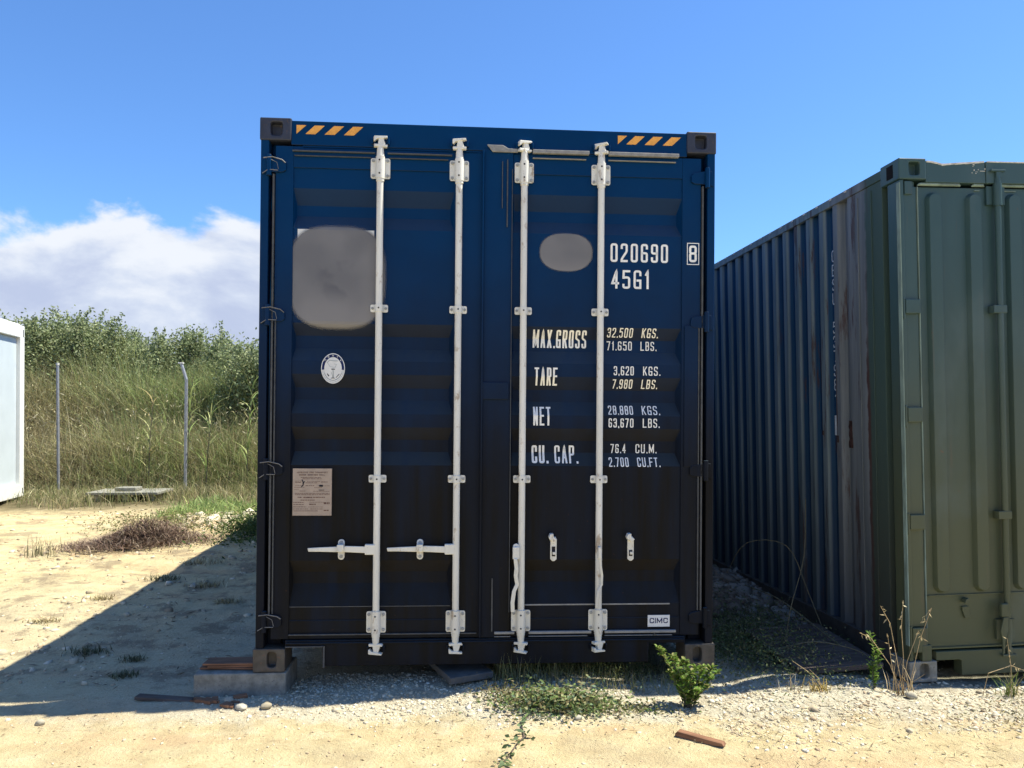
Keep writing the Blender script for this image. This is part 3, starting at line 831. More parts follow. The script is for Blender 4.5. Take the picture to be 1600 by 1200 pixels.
# maker's label
k = MB(); k.box(.859, .979, .010, .0148, .212, .274); lb = k.build('maker_label', M['sticker_white'], DR)
k = MB()
text(k, 'C', .869, .259, .893, .231, .0048, yf=lambda z: .0098, off=.0006); text(k, 'I', .898, .259, .903, .231, .0048, yf=lambda z: .0098, off=.0006)
text(k, 'M', .908, .259, .938, .231, .0048, yf=lambda z: .0098, off=.0006); text(k, 'C', .944, .259, .968, .231, .0048, yf=lambda z: .0098, off=.0006)
flat_build(k, 'lettering', M['print_navy'], DR)

# stickers on the left door
def sheet(poly, y, name, mat, parent, label=None, th=.0012):
    k = MB(); k.prism(poly, y - th, y); return k.build(name, mat, parent, label=label)
sheet([(-1.022, 2.318), (-1.022, 2.20), (-.623, 2.20), (-.623, 2.318)], YO - .0004, 'sticker', M['sticker_white'], DL, 'white sheet showing only at two corners behind the grey patch')
for (nm, x0, x1, z0_, z1_, mt_, par_, lb_) in (('grey_patch', -1.085, -.545, 1.775, 2.36, 'patch_big', DL, 'large grey blur added over the sticker, with soft rounded corners'), ('grey_patch', .245, .559, 2.112, 2.341, 'patch_oval', DR, 'soft-edged grey oval blur added over the owner code')):  # soft grey blurs added over the sticker and the owner code
    k = MB(); n_ = 40; vs = []
    for i in range(n_ + 1):
        z_ = z0_ + (z1_ - z0_) * i / n_; yy = prof(z_) - .0032; vs += [(x0, yy, z_), (x1, yy, z_)]
    k.add(vs, [(2 * i, 2 * i + 1, 2 * i + 3, 2 * i + 2) for i in range(n_)]); flat_build(k, nm, M[mt_], par_, lb_)
# oval emblem
oc, ozc = -.831, 1.585
el_ = lambda rx, rz, a0=0, a1=360, n=48: [(oc + rx * math.cos(R(a0 + (a1 - a0) * i / n)), ozc + rz * math.sin(R(a0 + (a1 - a0) * i / n))) for i in range(n + (0 if a1 - a0 == 360 else 1))]
yo = YO - .001
sheet(el_(.062, .080), yo, 'emblem_sticker', M['sticker_white'], DL, 'oval white and navy anchor emblem')
def ring(r0, r1, a0, a1, mat, y, n=28):
    k = MB()
    for i in range(n):
        p = [R(a0 + (a1 - a0) * (i + q) / n) for q in (0, 1)]
        vs = [(oc + rx * math.cos(t), y, ozc + rz * math.sin(t)) for t, (rx, rz) in ((p[0], r0), (p[0], r1), (p[1], r1), (p[1], r0))]
        k.add(vs, [(3, 2, 1, 0)])
    return flat_build(k, 'emblem_print', mat, DL)
y_ = yo - .0012
ring((.0455, .0595), (.0580, .0750), -6, 186, M['print_navy'], y_ - .0003)
ring((.0475, .0615), (.0565, .0735), 187, 353, M['print_grey'], y_ - .0003)
ring((.0500, .065), (.0545, .0705), 187, 353, M['sticker_white'], y_ - .0006)
ring((.0470, .061), (.0480, .062), 205, 335, M['print_black'], y_ - .0009)
k = MB()
for ch, a in zip('PENTA', (140, 116, 90, 64, 40)):
    cx_, cz_ = oc + .052 * math.cos(R(a)), ozc + .0675 * math.sin(R(a))
    text(k, ch, cx_ - .0040, cz_ + .0045, cx_ + .0040, cz_ - .0045, .0013, yf=lambda z: y_ - .0006, off=.0006)
flat_build(k, 'lettering', M['letter'], DL)
k = MB()
def pl(pts, sw, mb=None): stroke(mb if mb is not None else k, pts, sw, False, lambda z: y_ - .0003, .0005)
pl([(oc, ozc - .002), (oc + .002, ozc - .040)], .005); pl([(oc - .010, ozc - .018), (oc + .0, ozc - .044)], .002)
flat_build(k, 'emblem_print', M['print_grey'], DL)
k = MB()
pl([(oc - .006, ozc - .004), (oc + .007, ozc - .004)], .005)
pl([(oc - .028, ozc - .030), (oc - .022, ozc - .039)], .005); pl([(oc - .009, ozc - .051), (oc + .009, ozc - .051)], .003)
pl([(oc, ozc - .040), (oc + .001, ozc - .050)], .004); pl([(oc + .017, ozc - .047), (oc + .032, ozc - .030)], .003)
flat_build(k, 'emblem_print', M['print_black'], DL)
k = MB()
pl([(oc - .029, ozc + .032), (oc - .018, ozc + .043), (oc + .004, ozc + .040), (oc + .022, ozc + .040)], .004)
pl([(oc - .029, ozc + .030), (oc - .016, ozc + .010), (oc + .010, ozc + .005), (oc + .018, ozc + .020), (oc + .006, ozc + .024)], .0022)
flat_build(k, 'emblem_print', M['print_grey'], DL)
# approval plate
k = MB(); k.box(-1.031, -.830, .0065, .0195, .812, 1.058); pt = k.build('approval_plate', M['plate'], DL)
k = MB(); yp = lambda z: .0062
text(k, 'APPROVED FOR TRANSPORT', -1.010, 1.042, -.851, 1.034, .0016, yf=yp, off=.0004, gap=.5)
text(k, 'UNDER CUSTOMS SEAL', -.998, 1.029, -.866, 1.021, .0016, yf=yp, off=.0004, gap=.5)
def dashes(u0, u1, z, h_):
    x = u0
    while x < u1 - .002:
        l_ = min(random.uniform(.004, .016), u1 - x)
        k.add([(x, .0060, z), (x + l_, .0060, z), (x + l_, .0060, z + h_), (x, .0060, z + h_)], [(0, 1, 2, 3)]); x += l_ + random.uniform(.0012, .003)
for (u0, u1, z, h_) in ((-.99, -.885, 1.010, .003), (-.98, -.88, 1.003, .003), (-1.02, -.985, .991, .002), (-1.018, -.985, .984, .003), (-.958, -.89, .990, .002), (-.965, -.905, .982, .003), (-.885, -.85, .986, .004),
                        (-1.02, -.98, .969, .002), (-.965, -.92, .967, .003), (-.90, -.84, .967, .002), (-1.024, -.97, .959, .002), (-.92, -.88, .957, .002), (-1.025, -1.0, .948, .0015), (-.995, -.965, .939, .0025), (-.925, -.84, .938, .002),
                        (-1.02, -.84, .927, .003), (-1.018, -.84, .920, .003), (-1.005, -.985, .905, .005), (-.975, -.93, .904, .006), (-.925, -.865, .905, .005), (-.99, -.915, .891, .004),
                        (-1.028, -.972, .879, .003), (-.945, -.87, .881, .002), (-1.028, -.972, .868, .003), (-.945, -.91, .868, .006), (-.87, -.84, .872, .010), (-1.028, -.96, .856, .003), (-.95, -.87, .856, .002), (-1.028, -.95, .845, .003), (-.94, -.875, .845, .003), (-1.025, -.90, .835, .003), (-.87, -.84, .836, .006)):
    dashes(u0, u1, z, h_)
flat_build(k, 'lettering', M['print_brown'], DL)
k = MB(); yf2 = lambda z: .0056
for pts_, s_ in (([(-.983, .998), (-.978, .990), (-.977, .972), (-.985, .963)], .005), ([(-.977, .978), (-.970, .990)], .004), ([(-.889, .968), (-.880, .968)], .010), ([(-.895, .9455), (-.870, .9455)], .003)):
    stroke(k, pts_, s_, False, yf2, .0004)
flat_build(k, 'ink_mark', M['print_black'], DL)
k = MB(); k.prism([(.885, .170), (.905, .170), (.895, .181)], -.002, .0148); k.build('warning_triangle', M['gasket_dark'], DR)

# ------------------------------------------------------------------ the green container
C2 = thing('shipping_container', 'olive green shipping container with weathered blue and grey side, standing right of the navy container',
           'shipping container', (2.180, 4.228, -.002), (R(-.5), R(-.722), R(6.0)))
W2 = 2.438
h2 = MB()
h2.prism([(.165, 2.886), (.24, 2.874), (.30, 2.872), (.40, 2.880), (.52, 2.886), (.525, 2.765), (.165, 2.765)], .010, .07)
h2.box(.5255, 2.27, .006, .075, 2.765, 2.888)
h2.build('header', M['green'], C2, .003)
k = MB()
pts_ = [(.170, 2.884), (.20, 2.882), (.24, 2.874), (.262, 2.868), (.30, 2.871), (.34, 2.875), (.40, 2.879), (.46, 2.884), (.515, 2.888)]
for (a, za), (b_, zb) in zip(pts_[:-1], pts_[1:]):
    k.prism([(a, za - .007 - random.random() * .003), (b_, zb - .007), (b_, zb + .002), (a, za + .002)], .0065, .0098)
k.box(.53, 2.26, .003, .0058, 2.882, 2.8885)
k.build('chipped_edge', M['chip'], C2, split=True)
k = MB()
for i in range(9):
    a = random.uniform(.44, .52); z_ = random.uniform(2.80, 2.878); k.box(a, a + random.uniform(.003, .012), .0082, .0098, z_, z_ + random.uniform(.002, .007))
k.box(.49, .52, .008, .0098, 2.832, 2.835)
k.build('paint_chip', M['chip'], C2)
s2 = MB(); s2.prism([(.165, .112), (.300, .112), (.315, .105), (.315, .025), (2.12, .025), (2.12, .105), (2.135, .112), (2.273, .112), (2.273, .16), (.165, .16)], .010, .08)
s2.build('sill', M['green'], C2, .003)
for sx in (0, 1):
    f = (lambda a: a) if not sx else (lambda a: W2 - a)
    p = MB(); a, b = sorted((f(.006), f(.030))); p.box(a, b, .006, .12, .115, 2.775)
    a, b = sorted((f(.030), f(.112))); p.box(a, b, .035, .12, .115, 2.775)
    p.build('corner_post', M['green'], C2, .004)
    p = MB(); a, b = sorted((f(.020), f(.110))); p.box(a, b, .016, .034, .30, 2.74); p.build('hinge_strip', M['green'], C2, .004)
    p = MB(); a, b = sorted((f(-.0005), f(.0055))); p.box(a, b, -.002, .030, .20, 2.76); p.build('lit_edge_strip', M['lit_green_seal'], C2, .002)  # pale strip added to draw the sunlit post edge
    p = MB(); a, b = sorted((f(.1125), f(.1175))); p.box(a, b, .010, .034, .175, 2.74); p.build('lit_edge_strip', M['lit_green_seal'], C2, .002)  # second added strip, for the lit edge beside the door
    for z0_, z1_ in ((2.03, 2.11), (1.43, 1.512), (.838, .920), (.165, .300)):
        p = MB(); a, b = sorted((f(.022), f(.108))); p.box(a, b, -.006, .0155, z0_, z1_); a, b = sorted((f(.008), f(.020))); p.box(a, b, -.004, .005, z0_ - .03, z1_ + .01)
        p.build('hinge', M['green'], C2, .005)
    p = MB(); a, b = sorted((f(.072), f(.128))); p.box(a, b, -.008, .034, .118, .205); p.build('locking_lug', M['green'], C2, .004)
    p = MB(); a, b = sorted((f(.035), f(.080))); p.box(a, b, .004, .034, 2.695, 2.768); p.build('locking_lug', M['green'], C2, .003)
    for yy in (0, LEN - .178):
        p = MB(); a, b = sorted((f(0), f(.162))); hole_box(p, a, b, yy, yy + .178, 2.778, 2.896, f(.092), 2.838, .064, .074, 4, flat_top=True); p.build('corner_casting', M['green'], C2, .006)
        p = MB(); hole_box(p, a, b, yy - .002, yy + .178, 0, .114, f(.088), .060, .055, .082, 3.4); p.build('corner_casting', M['concrete'], C2, .005)
# side apertures of the front top casting
p = MB(); p.box(-.0012, -.0002, .055, .115, 2.80, 2.875); p.build('casting_slot', M['dark'], C2)

# doors with vertical pressed ribs
for di, (u0, u1) in enumerate(((.118, 1.212), (1.222, 2.320))):
    p = MB(); p.box(u0, u1, .035, .06, .170, 2.745)
    D2 = p.build('door', M['green'], C2, .003)
    p = MB(); p.box(u0 + .02, u1 - .02, .026, .0345, .462, .468); p.box(u0, u1, .026, .0345, .1715, .180); p.build('seam', M['green'], D2, .001, split=True)
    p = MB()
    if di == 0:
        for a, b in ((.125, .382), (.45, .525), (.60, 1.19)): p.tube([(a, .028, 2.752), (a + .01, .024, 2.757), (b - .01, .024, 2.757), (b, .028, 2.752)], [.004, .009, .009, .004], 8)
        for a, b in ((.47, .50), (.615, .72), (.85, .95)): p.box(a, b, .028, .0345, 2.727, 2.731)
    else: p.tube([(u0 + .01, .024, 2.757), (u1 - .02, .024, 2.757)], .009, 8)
    p.build('gasket', M['lit_green_seal'], D2, smooth=True, split=True)
    ribs = [.172, .412, .652, .892, 1.10] if di == 0 else [1.25, 1.48, 1.72, 1.96, 2.19]
    for a in ribs:
        wd = .092; zt, zb = 2.715, .478
        if a in (1.10, 2.19): wd = .07
        base = arc_pts(a + wd / 2, zt - wd / 2, wd / 2, wd / 2, 0, 180, 12) + arc_pts(a + wd / 2, zb + wd / 2, wd / 2, wd / 2, 180, 360, 12)
        q_ = .012
        topp = arc_pts(a + wd / 2, zt - wd / 2, wd / 2 - q_, wd / 2 - q_, 0, 180, 12) + arc_pts(a + wd / 2, zb + wd / 2, wd / 2 - q_, wd / 2 - q_, 180, 360, 12)
        n_ = len(base); p = MB()
        p.add([(x, .0352, z) for x, z in base] + [(x, .008, z) for x, z in topp], [(i, (i + 1) % n_, (i + 1) % n_ + n_, i + n_) for i in range(n_)] + [tuple(range(n_, 2 * n_))])
        p.build('rib', M['green'], D2, .002)
for bi, u in enumerate((.590, .985, 1.45, 1.85)):
    p = MB(); p.tube([(u, .006, .25), (u, .006, 2.74)], .0165, 14); bar = p.build('locking_bar', M['green'], C2, smooth=True)
    for zc, h_ in ((2.70, .062), (.265, .065)):
        p = MB(); p.tube([(u, .006, zc - h_), (u, .006, zc + h_)], .0225, 14); p.box(u - .055, u + .055, .020, .034, zc - h_ + .01, zc + h_ - .01)
        p.build('bar_bracket', M['green'], bar, smooth=True)
    for zc in (2.055, .905):
        p = MB(); p.box(u - .05, u + .03, -.012, .002, zc - .022, zc + .022); p.box(u - .05, u - .02, .002, .034, zc - .022, zc + .022); p.build('bar_guide', M['green'], bar, .003)
    for up, z0_ in ((1, 2.762), (-1, .20)):
        Zf = lambda dz: z0_ + up * dz
        p = MB(); p.tube([(u, .004, Zf(-.02)), (u, .004, Zf(.03)), (u, .004, Zf(.06))], [.018, .015, .010], 10)
        p.box(u - .045, u + .04, -.012, .0035, min(Zf(.066), Zf(.078)), max(Zf(.066), Zf(.078))); p.box(u - .014, u + .018, -.008, .003, min(Zf(.03), Zf(.066)), max(Zf(.03), Zf(.066)))
        p.build('cam', M['green'], bar, .002)
    p = MB(); p.box(u - .060, u - .018, -.030, -.006, .345, .420); p.build('handle_hub', M['green'], bar, .006)
    p = MB()
    p.prism([(u - .052, .345), (u - .026, .345), (u - .028, .27), (u - .045, .215), (u - .050, .15), (u - .060, .14), (u - .062, .22), (u - .072, .27)], -.034, -.024)
    p.build('handle', M['green'], bar, .002)
for u in (.355, .80, 1.62, 2.02):
    p = MB(); p.prism([(u - .02, .40), (u + .02, .40), (u + .02, .355), (u + .03, .345), (u + .03, .335), (u - .005, .335), (u - .02, .38)], .022, .0345)
    p.prism([(u - .022, .425), (u - .016, .445), (u + .0, .452), (u + .006, .440), (u - .012, .420)], -.004, .0345); p.build('handle_keeper', M['green'], C2, .002)

# long sides, roof
PITCH = .178
p = MB(); p.box(.010, .050, .179, .5, .160, 2.829)
for a in (.285, .43): p.box(.004, .0098, a, a + .006, .162, 2.798)
p.build('corner_panel', M['side'], C2, .002)
p = MB(); corr_wall(p, .012, .050, .5005, LEN - .179, .158, 2.83, PITCH); p.build('side_wall', M['side'], C2)
p = MB(); corr_wall(p, W2 - .012, W2 - .050, .179, LEN - .179, .158, 2.83, PITCH); p.build('side_wall', M['green'], C2)
for a, b in ((.004, .06), (W2 - .06, W2 - .004)):
    p = MB(); p.box(a, b, .179, LEN - .179, 2.8305, 2.882); p.build('top_rail', M['side'] if a < 1 else M['green'], C2, .002)
    p = MB(); p.box(a, b, .179, LEN - .179, .0, .1575); p.build('bottom_rail', M['casting'], C2, .003)
p = MB()
for i in range(62):
    y = .56 + i * PITCH
    if y < LEN - .3: p.box(.000, .0035, y - .012, y + .012, 2.868, 2.880)
p.build('rail_weld', M['chip'], C2, split=True)
p = MB(); p.box(.061, W2 - .061, .18, LEN - .18, 2.850, 2.870); p.build('roof', M['green'], C2)
p = MB(); p.box(.165, W2 - .165, LEN - .06, LEN - .01, .02, 2.885); p.build('end_wall', M['green'], C2)
p = MB(); p.box(.07, W2 - .07, .2, LEN - .2, .10, .15); p.build('floor', M['wood_dark'], C2)
# stacked side number in the groove, and the rust holes
ytxt = .5005 + PITCH * 2 + PITCH * (.30 + .19)
yt0, yt1 = ytxt - .004 - PITCH, ytxt + .052 - PITCH
p = MB(); zt = 2.560
for ch in 'GESU 537981':
    if ch != ' ':
        q_ = MB(); text(q_, ch, 0, zt, .056, zt - .078, .009, yf=lambda z: 0, off=0)
        # wall runs along y and faces -x: turn the print on to it
        p.add([(.0482 + c_[1], yt1 + .0 - c_[0], c_[2]) for c_ in q_.v], q_.f)
    zt -= .094
flat_build(p, 'lettering', M['side_text'], C2)
p = MB(); p.box(.0470, .0495, yt0 + .006, yt1, 1.345, 1.475); p.build('side_label', M['side_text'], C2)
for (yc, z0_, z1_, wd) in ((.565, 1.27, 1.44, .020), (.715, 1.30, 1.345, .007), (.905, 1.345, 1.375, .006)):
    p = MB(); n_ = 9
    poly = [(yc - wd + random.uniform(-.3, .3) * wd, z0_ + (z1_ - z0_) * i / n_) for i in range(n_ + 1)] + [(yc + wd * random.uniform(.3, 1), z0_ + (z1_ - z0_) * i / n_) for i in range(n_, -1, -1)]
    p.prism(poly, .0075, .0118, axis='x'); p.build('rust_patch', M['rustmark'], C2)

# ------------------------------------------------------------------ blocks, boards and other things on the ground
def block(name, label, cat, dims, loc, rot, mat, bevel=.006, group=None):
    k = MB(); a, b, c = dims; k.box(-a / 2, a / 2, -b / 2, b / 2, 0, c)
    o = k.build(name, M[mat], None, bevel); o.location = loc; o.rotation_euler = rot; return tag(o, label, cat, group)
block('concrete_block', 'pale concrete block under the left front corner of the navy container', 'block', (.47, .28, .150), (-1.420, 4.140, -.024), (0, 0, R(3)), 'concrete', .008)
block('concrete_block', 'concrete block behind the leafy green bush, under the right front corner', 'block', (.17, .22, .125), (.985, 4.28, -.012), (0, 0, R(4)), 'concrete', .008)
bs = thing('board_stack', 'thin rusty brown boards stacked on the pale concrete block', 'boards', (-1.48, 4.10, .1305), (0, 0, R(2)))
for i, (dx, ln) in enumerate(((-.01, .30), (.015, .27), (.0, .29))):
    k = MB(); k.box(-ln / 2 + dx, ln / 2 + dx, -.05, .06, i * .011, i * .011 + .0095, Matrix.Rotation(R((-3, 2, 0)[i]), 4, 'Z')); k.build('board', M['wood'], bs, .001, split=True)
sb = block('grey_slab', 'smooth grey slab sloping out from under the middle of the navy container', 'slab', (.245, .60, .034), (-.345, 4.33, .075), (R(2.0), 0, R(27)), 'slab', .003)
block('old_plank', 'long dark plank lying flat on the ground left of the concrete block', 'plank', (.30, .05, .016), (-1.78, 3.955, gz(-1.8, 3.95) + .002), (R(2), R(1.5), R(-6)), 'wood_dark', .002)
k = MB()
for i in range(14):
    a = random.uniform(-.10, .12); k.box(a, a + random.uniform(.02, .07), -.03 + random.uniform(0, .04), -.02 + random.uniform(0, .05), 0, random.uniform(.006, .018), Matrix.Rotation(random.uniform(-.5, .5), 4, 'Z'))
o = k.build('splintered_wood', M['wood'], None, .001); o.location = (-1.53, 3.90, gz(-1.53, 3.9)); tag(o, 'splintered rusty brown wood scrap at the end of the dark plank', 'wood scrap')
k = MB(); k.prism([(-.115, .012), (-.10, .028), (.03, .022), (.105, .020), (.115, .008), (.06, .0), (-.10, .002)], -.018, .020)
o = k.build('wood_stick', M['wood'], None, .003); o.location = (.845, 3.47, gz(.845, 3.47)); o.rotation_euler = (0, 0, R(-33)); tag(o, 'brown broken stick lying on the sand below the leafy bush', 'stick')

# manhole slab at the foot of the bank
zb = gz(-5.75, 11.6)
ms = thing('inspection_cover', 'low grey concrete slab cover at the foot of the grassy bank', 'slab cover', (-5.75, 11.55, zb), (0, 0, R(4)))
k = MB(); k.box(-.48, .54, -.32, .32, .09, .130); k.build('cover_slab', M['concrete'], ms, .008)
for a in (-.36, .02, .40):
    k = MB(); k.box(a, a + .08, -.28, .28, -.05, .0895); k.build('support', M['concrete'], ms, .008, split=True)
k = MB(); k.box(-.14, .17, -.11, .11, 0, .055)
o = k.build('concrete_piece', M['concrete'], None, .01); o.location = (-5.74, 11.50, zb + .131); tag(o, 'small flat concrete piece lying on top of the low slab cover', 'concrete piece')

# fence posts
def fpost(px, y, h_, bend, label):
    x = px; z0_ = float(terrain(x, y, False)) - .05
    r_ = thing('fence_post', label, 'fence post', (x, y, z0_), (0, R(.4), 0), 'bare fence posts in front of the bank')
    k = MB()
    if bend:
        k.tube([(0, 0, 0), (0, 0, h_ - .26)], .026, 10); k.build('post', M['post'], r_, smooth=True)
        k = MB(); k.tube([(0, 0, h_ - .26), (-.03, 0, h_ - .16), (-.085, 0, h_), ], .025, 10); k.build('bent_arm', M['post'], r_, smooth=True)
        k = MB(); k.box(-.13, -.05, -.03, .03, h_, h_ + .025); k.build('cap', M['chip'], r_, .005)
    else:
        k.tube([(.02, 0, 0), (-.02, 0, h_ - .04)], .023, 10); k.build('post', M['post'], r_, smooth=True)
        k = MB(); k.tube([(-.02, 0, h_ - .0395), (-.02, 0, h_)], .027, 10); k.build('cap', M['chip'], r_)
fpost(-7.43, 12.58, 2.14, False, 'straight grey metal post with a white cap, near the white cabin')
fpost(-5.34, 12.58, 2.14, True, 'grey metal post whose top is bent to the left')

# white cabin
yaw = R(13.7)
cb_ = thing('site_cabin', 'white prefabricated site cabin at the left edge of the picture', 'cabin', (-7.48, 11.8, .24), (0, 0, yaw))
CL, CH, CWD = 6.06, 2.60, 2.4
k = MB()
k.box(-CWD, 0, -.16, 0, 0, CH); k.box(-CWD, 0, -CL, -CL + .16, 0, CH)
k.box(-CWD, -.0, -CL + .1605, -.1605, CH - .19, CH); k.box(-CWD, -.0, -CL + .1605, -.1605, 0, .19)
k.build('frame', M['cab_white'], cb_, .01)
for i in range(5):
    a = -CL + .161 + i * (CL - .322) / 5
    k = MB(); k.box(-CWD + .05, -.055, a + .003, a + (CL - .322) / 5 - .003, .191, CH - .191); k.build('wall_panel', M['cab_panel'], cb_, .004)
k = MB(); k.box(-CWD + .1, -.1, -.175, -.1601, .2, CH - .2); k.build('end_panel', M['cab_panel'], cb_)
k = MB(); k.box(-CWD + .05, -.05, -CL + .05, -.05, CH + .0005, CH + .03); k.build('roof', M['cab_white'], cb_, .01)
k = MB()
for y_0 in (-.3, -CL / 2, -CL + .3):
    for x_0 in (-CWD + .2, -.25): k.box(x_0 - .12, x_0 + .12, y_0 - .12, y_0 + .12, -.3, -.001)
k.build('foot', M['concrete'], cb_, split=True)
k = MB(); k.box(-.035, .003, -.075, -.045, CH - .17, CH - .06); k.box(-.035, .003, -.075, -.045, .05, .13); k.build('frame_slot', M['gasket_dark'], cb_, split=True)

# ------------------------------------------------------------------ vegetation generators
def blades(P, h, lean, w_, az_, cols, segs=(0, .4, .75, 1)):
    """P (n,3) roots; h (n,); lean (n,2); returns V,F,tint for tapering bent blades"""
    n = len(P); side = np.stack([np.cos(az_), np.sin(az_), np.zeros(n)], 1)
    L = np.concatenate([lean, np.zeros((n, 1))], 1); vs = []; ts = []
    for i, t in enumerate(segs):
        c = P + np.array([0, 0, 1]) * (h * t * (1 - .18 * t * np.linalg.norm(lean, axis=1)))[:, None] + L * (h * t ** 2)[:, None]
        ww = w_ * (1 - t) ** .7 * .5
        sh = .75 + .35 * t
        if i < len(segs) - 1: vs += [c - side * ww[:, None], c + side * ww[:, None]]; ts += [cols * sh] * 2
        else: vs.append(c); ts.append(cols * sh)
    k = len(vs); V = np.stack(vs, 1).reshape(-1, 3); T = np.stack(ts, 1).reshape(-1, 3)
    o = (np.arange(n) * k)[:, None]; F = []
    for i in range(len(segs) - 2):
        a = 2 * i; F += [o + np.array([[a, a + 1, a + 3]]), o + np.array([[a, a + 3, a + 2]])]
    a = 2 * (len(segs) - 2); F.append(o + np.array([[a, a + 1, a + 2]]))
    return V, np.concatenate(F), np.clip(T, 0, 1)

def leaves(C, l, w_, cols, flat=0., droop=0.):
    """folded diamond leaves at C with random attitude"""
    n = len(C); d_ = rng.normal(size=(n, 3)); d_[:, 2] = d_[:, 2] * (1 - flat) - droop; d_ /= np.linalg.norm(d_, axis=1)[:, None]
    q = rng.normal(size=(n, 3)); q[:, 2] += flat * 2; s_ = np.cross(d_, q); s_ /= np.linalg.norm(s_, axis=1)[:, None] + 1e-9
    nn = np.cross(s_, d_)
    l = np.broadcast_to(l, (n,))[:, None]; w_ = np.broadcast_to(w_, (n,))[:, None]
    mid = C + d_ * l * .45
    V = np.stack([C, mid - s_ * w_ * .5 + nn * w_ * .12, C + d_ * l, mid + s_ * w_ * .5 + nn * w_ * .12], 1).reshape(-1, 3)
    o = (np.arange(n) * 4)[:, None]
    F = np.concatenate([o + np.array([[0, 1, 2]]), o + np.array([[0, 2, 3]])])
    return V, F, np.repeat(cols, 4, 0)

def pick(n, pal, jit=.2, p=None):
    pal = np.array(pal); c = pal[rng.choice(len(pal), n, p=p)]
    return np.clip(c * (1 + rng.normal(size=(n, 1)) * jit), .004, .95)

DRY = [(.48, .41, .23), (.36, .30, .16), (.58, .52, .33), (.27, .215, .12)]
OLV = [(.20, .22, .085), (.26, .28, .115), (.14, .16, .07), (.31, .32, .14)]
GRN = [(.24, .33, .12), (.30, .39, .15), (.18, .26, .10)]
LIME = [(.38, .43, .16), (.44, .47, .20), (.28, .37, .12)]

def grass_field(name, n, x0, x1, y0, y1, h0, h1, wd, pal, p=None, lean=.35, label=None, dens=None, mat='plant', seed=1, z_add=0):
    x = rng.uniform(x0, x1, n); y = rng.uniform(y0, y1, n)
    keep = rng.random(n) < (dens(x, y) if dens else 1)
    x, y = x[keep], y[keep]; n = len(x)
    # clumping
    cx = fbm(x * 1.2 + seed, y * 1.2, 3)
    h = rng.uniform(h0, h1, n) * (1 + cx * 1.3)
    P = np.stack([x, y, terrain(x, y, False) - .03 + z_add], 1)
    a = rng.uniform(0, 2 * np.pi, n); m_ = np.abs(rng.normal(size=n)) * lean
    ln = np.stack([np.cos(a) * m_, np.sin(a) * m_], 1)
    cols = pick(n, pal, .22, p)
    if callable(getattr(grass_field, 'tintf', None)): cols = grass_field.tintf(cols, x, y)
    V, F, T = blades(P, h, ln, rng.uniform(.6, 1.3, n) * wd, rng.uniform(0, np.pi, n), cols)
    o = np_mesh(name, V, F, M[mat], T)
    tag(o, label, 'grass', kind='stuff'); return o

# bank: thick tall grass, dry on the left and in the middle, green on the right and higher up
def bank_grass(name, n, x0, x1, y0, y1, h0, h1, wd, lean, label, tone, seed):
    x = rng.uniform(x0, x1, n); y = rng.uniform(y0, y1, n)
    k = rng.random(n) < np.clip(.75 + 1.6 * fbm(x * 1.5 + seed, y * 1.5, 3), .15, 1) * np.where(x < -2.6, 1, .3); x, y = x[k], y[k]; n = len(x)
    hs = (.35 + .65 * sstep(y, 12.7, 13.9)) * (1 + 1.5 * fbm(x * .9 + seed, y * .9, 3))
    g = np.clip(tone + (x + 6.6) * .16 + (y - 14.5) * .10 + 1.5 * fbm(x * .7 + 3, y * .7, 3) + rng.normal(size=n) * .22, 0, 1)[:, None]
    cols = pick(n, DRY + [(.16, .13, .06)], .25) * (1 - g) + pick(n, OLV + GRN + LIME[:1], .25) * g
    P = np.stack([x, y, terrain(x, y, False) - .03], 1)
    az0 = rng.uniform(0, 2 * np.pi, n); m_ = np.abs(rng.normal(size=n)) * lean
    wx = .6 * fbm(x * .9, y * .9 + 7, 3)
    ln = np.stack([np.cos(az0) * m_ + wx, np.sin(az0) * m_], 1)
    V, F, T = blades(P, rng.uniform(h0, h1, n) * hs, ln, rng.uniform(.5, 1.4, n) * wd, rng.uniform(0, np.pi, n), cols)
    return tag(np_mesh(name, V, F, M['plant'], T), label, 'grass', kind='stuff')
bank_grass('tall_grass', 62000, -10.5, 3, 12.75, 18.0, .45, 1.05, .015, .85, 'tall tangled olive and straw coloured grass covering the bank behind the posts', .62, 1)
bank_grass('green_grass', 14000, -7.6, -2.6, 12.75, 16.6, .5, 1.15, .022, .8, 'fresh green broad grass on the right part of the bank near the navy container', .95, 9)
bank_grass('high_grass', 26000, -10.5, -3, 15.4, 18.2, .8, 1.75, .016, .55, 'green and straw grass mixing with the bushes on the upper slope', .85, 21)
bank_grass('dry_grass', 19000, -10.5, -3.2, 12.7, 17.2, .6, 1.3, .014, .85, 'dry pale stalks sticking out of the grass on the bank', -.5, 5)
grass_field('short_grass', 24000, -11, 0, 10.4, 13.4, .06, .28, .011, OLV + DRY, [.17, .17, .15, .1, .13, .11, .1, .07], .7, 'short grass and weeds along the foot of the bank',
            dens=lambda x, y: np.clip(sstep(y + fbm(x * 1.3, y * .5, 3) * 1.6, 10.5, 11.6), 0, 1), seed=3)
grass_field('ground_cover', 9000, -4.6, -1.9, 8.9, 11.4, .05, .20, .020, GRN + LIME, [.25, .25, .15, .12, .08, .15], .9, 'bright green ground cover beside the far end of the shadow',
            dens=lambda x, y: np.clip(sstep(fbm(x * 1.1, y * 1.1, 3) * 1.4 + .9 - np.abs(y - 10.2) * .6 + (x + 3.3) * .25, .1, .8), 0, 1), seed=12)
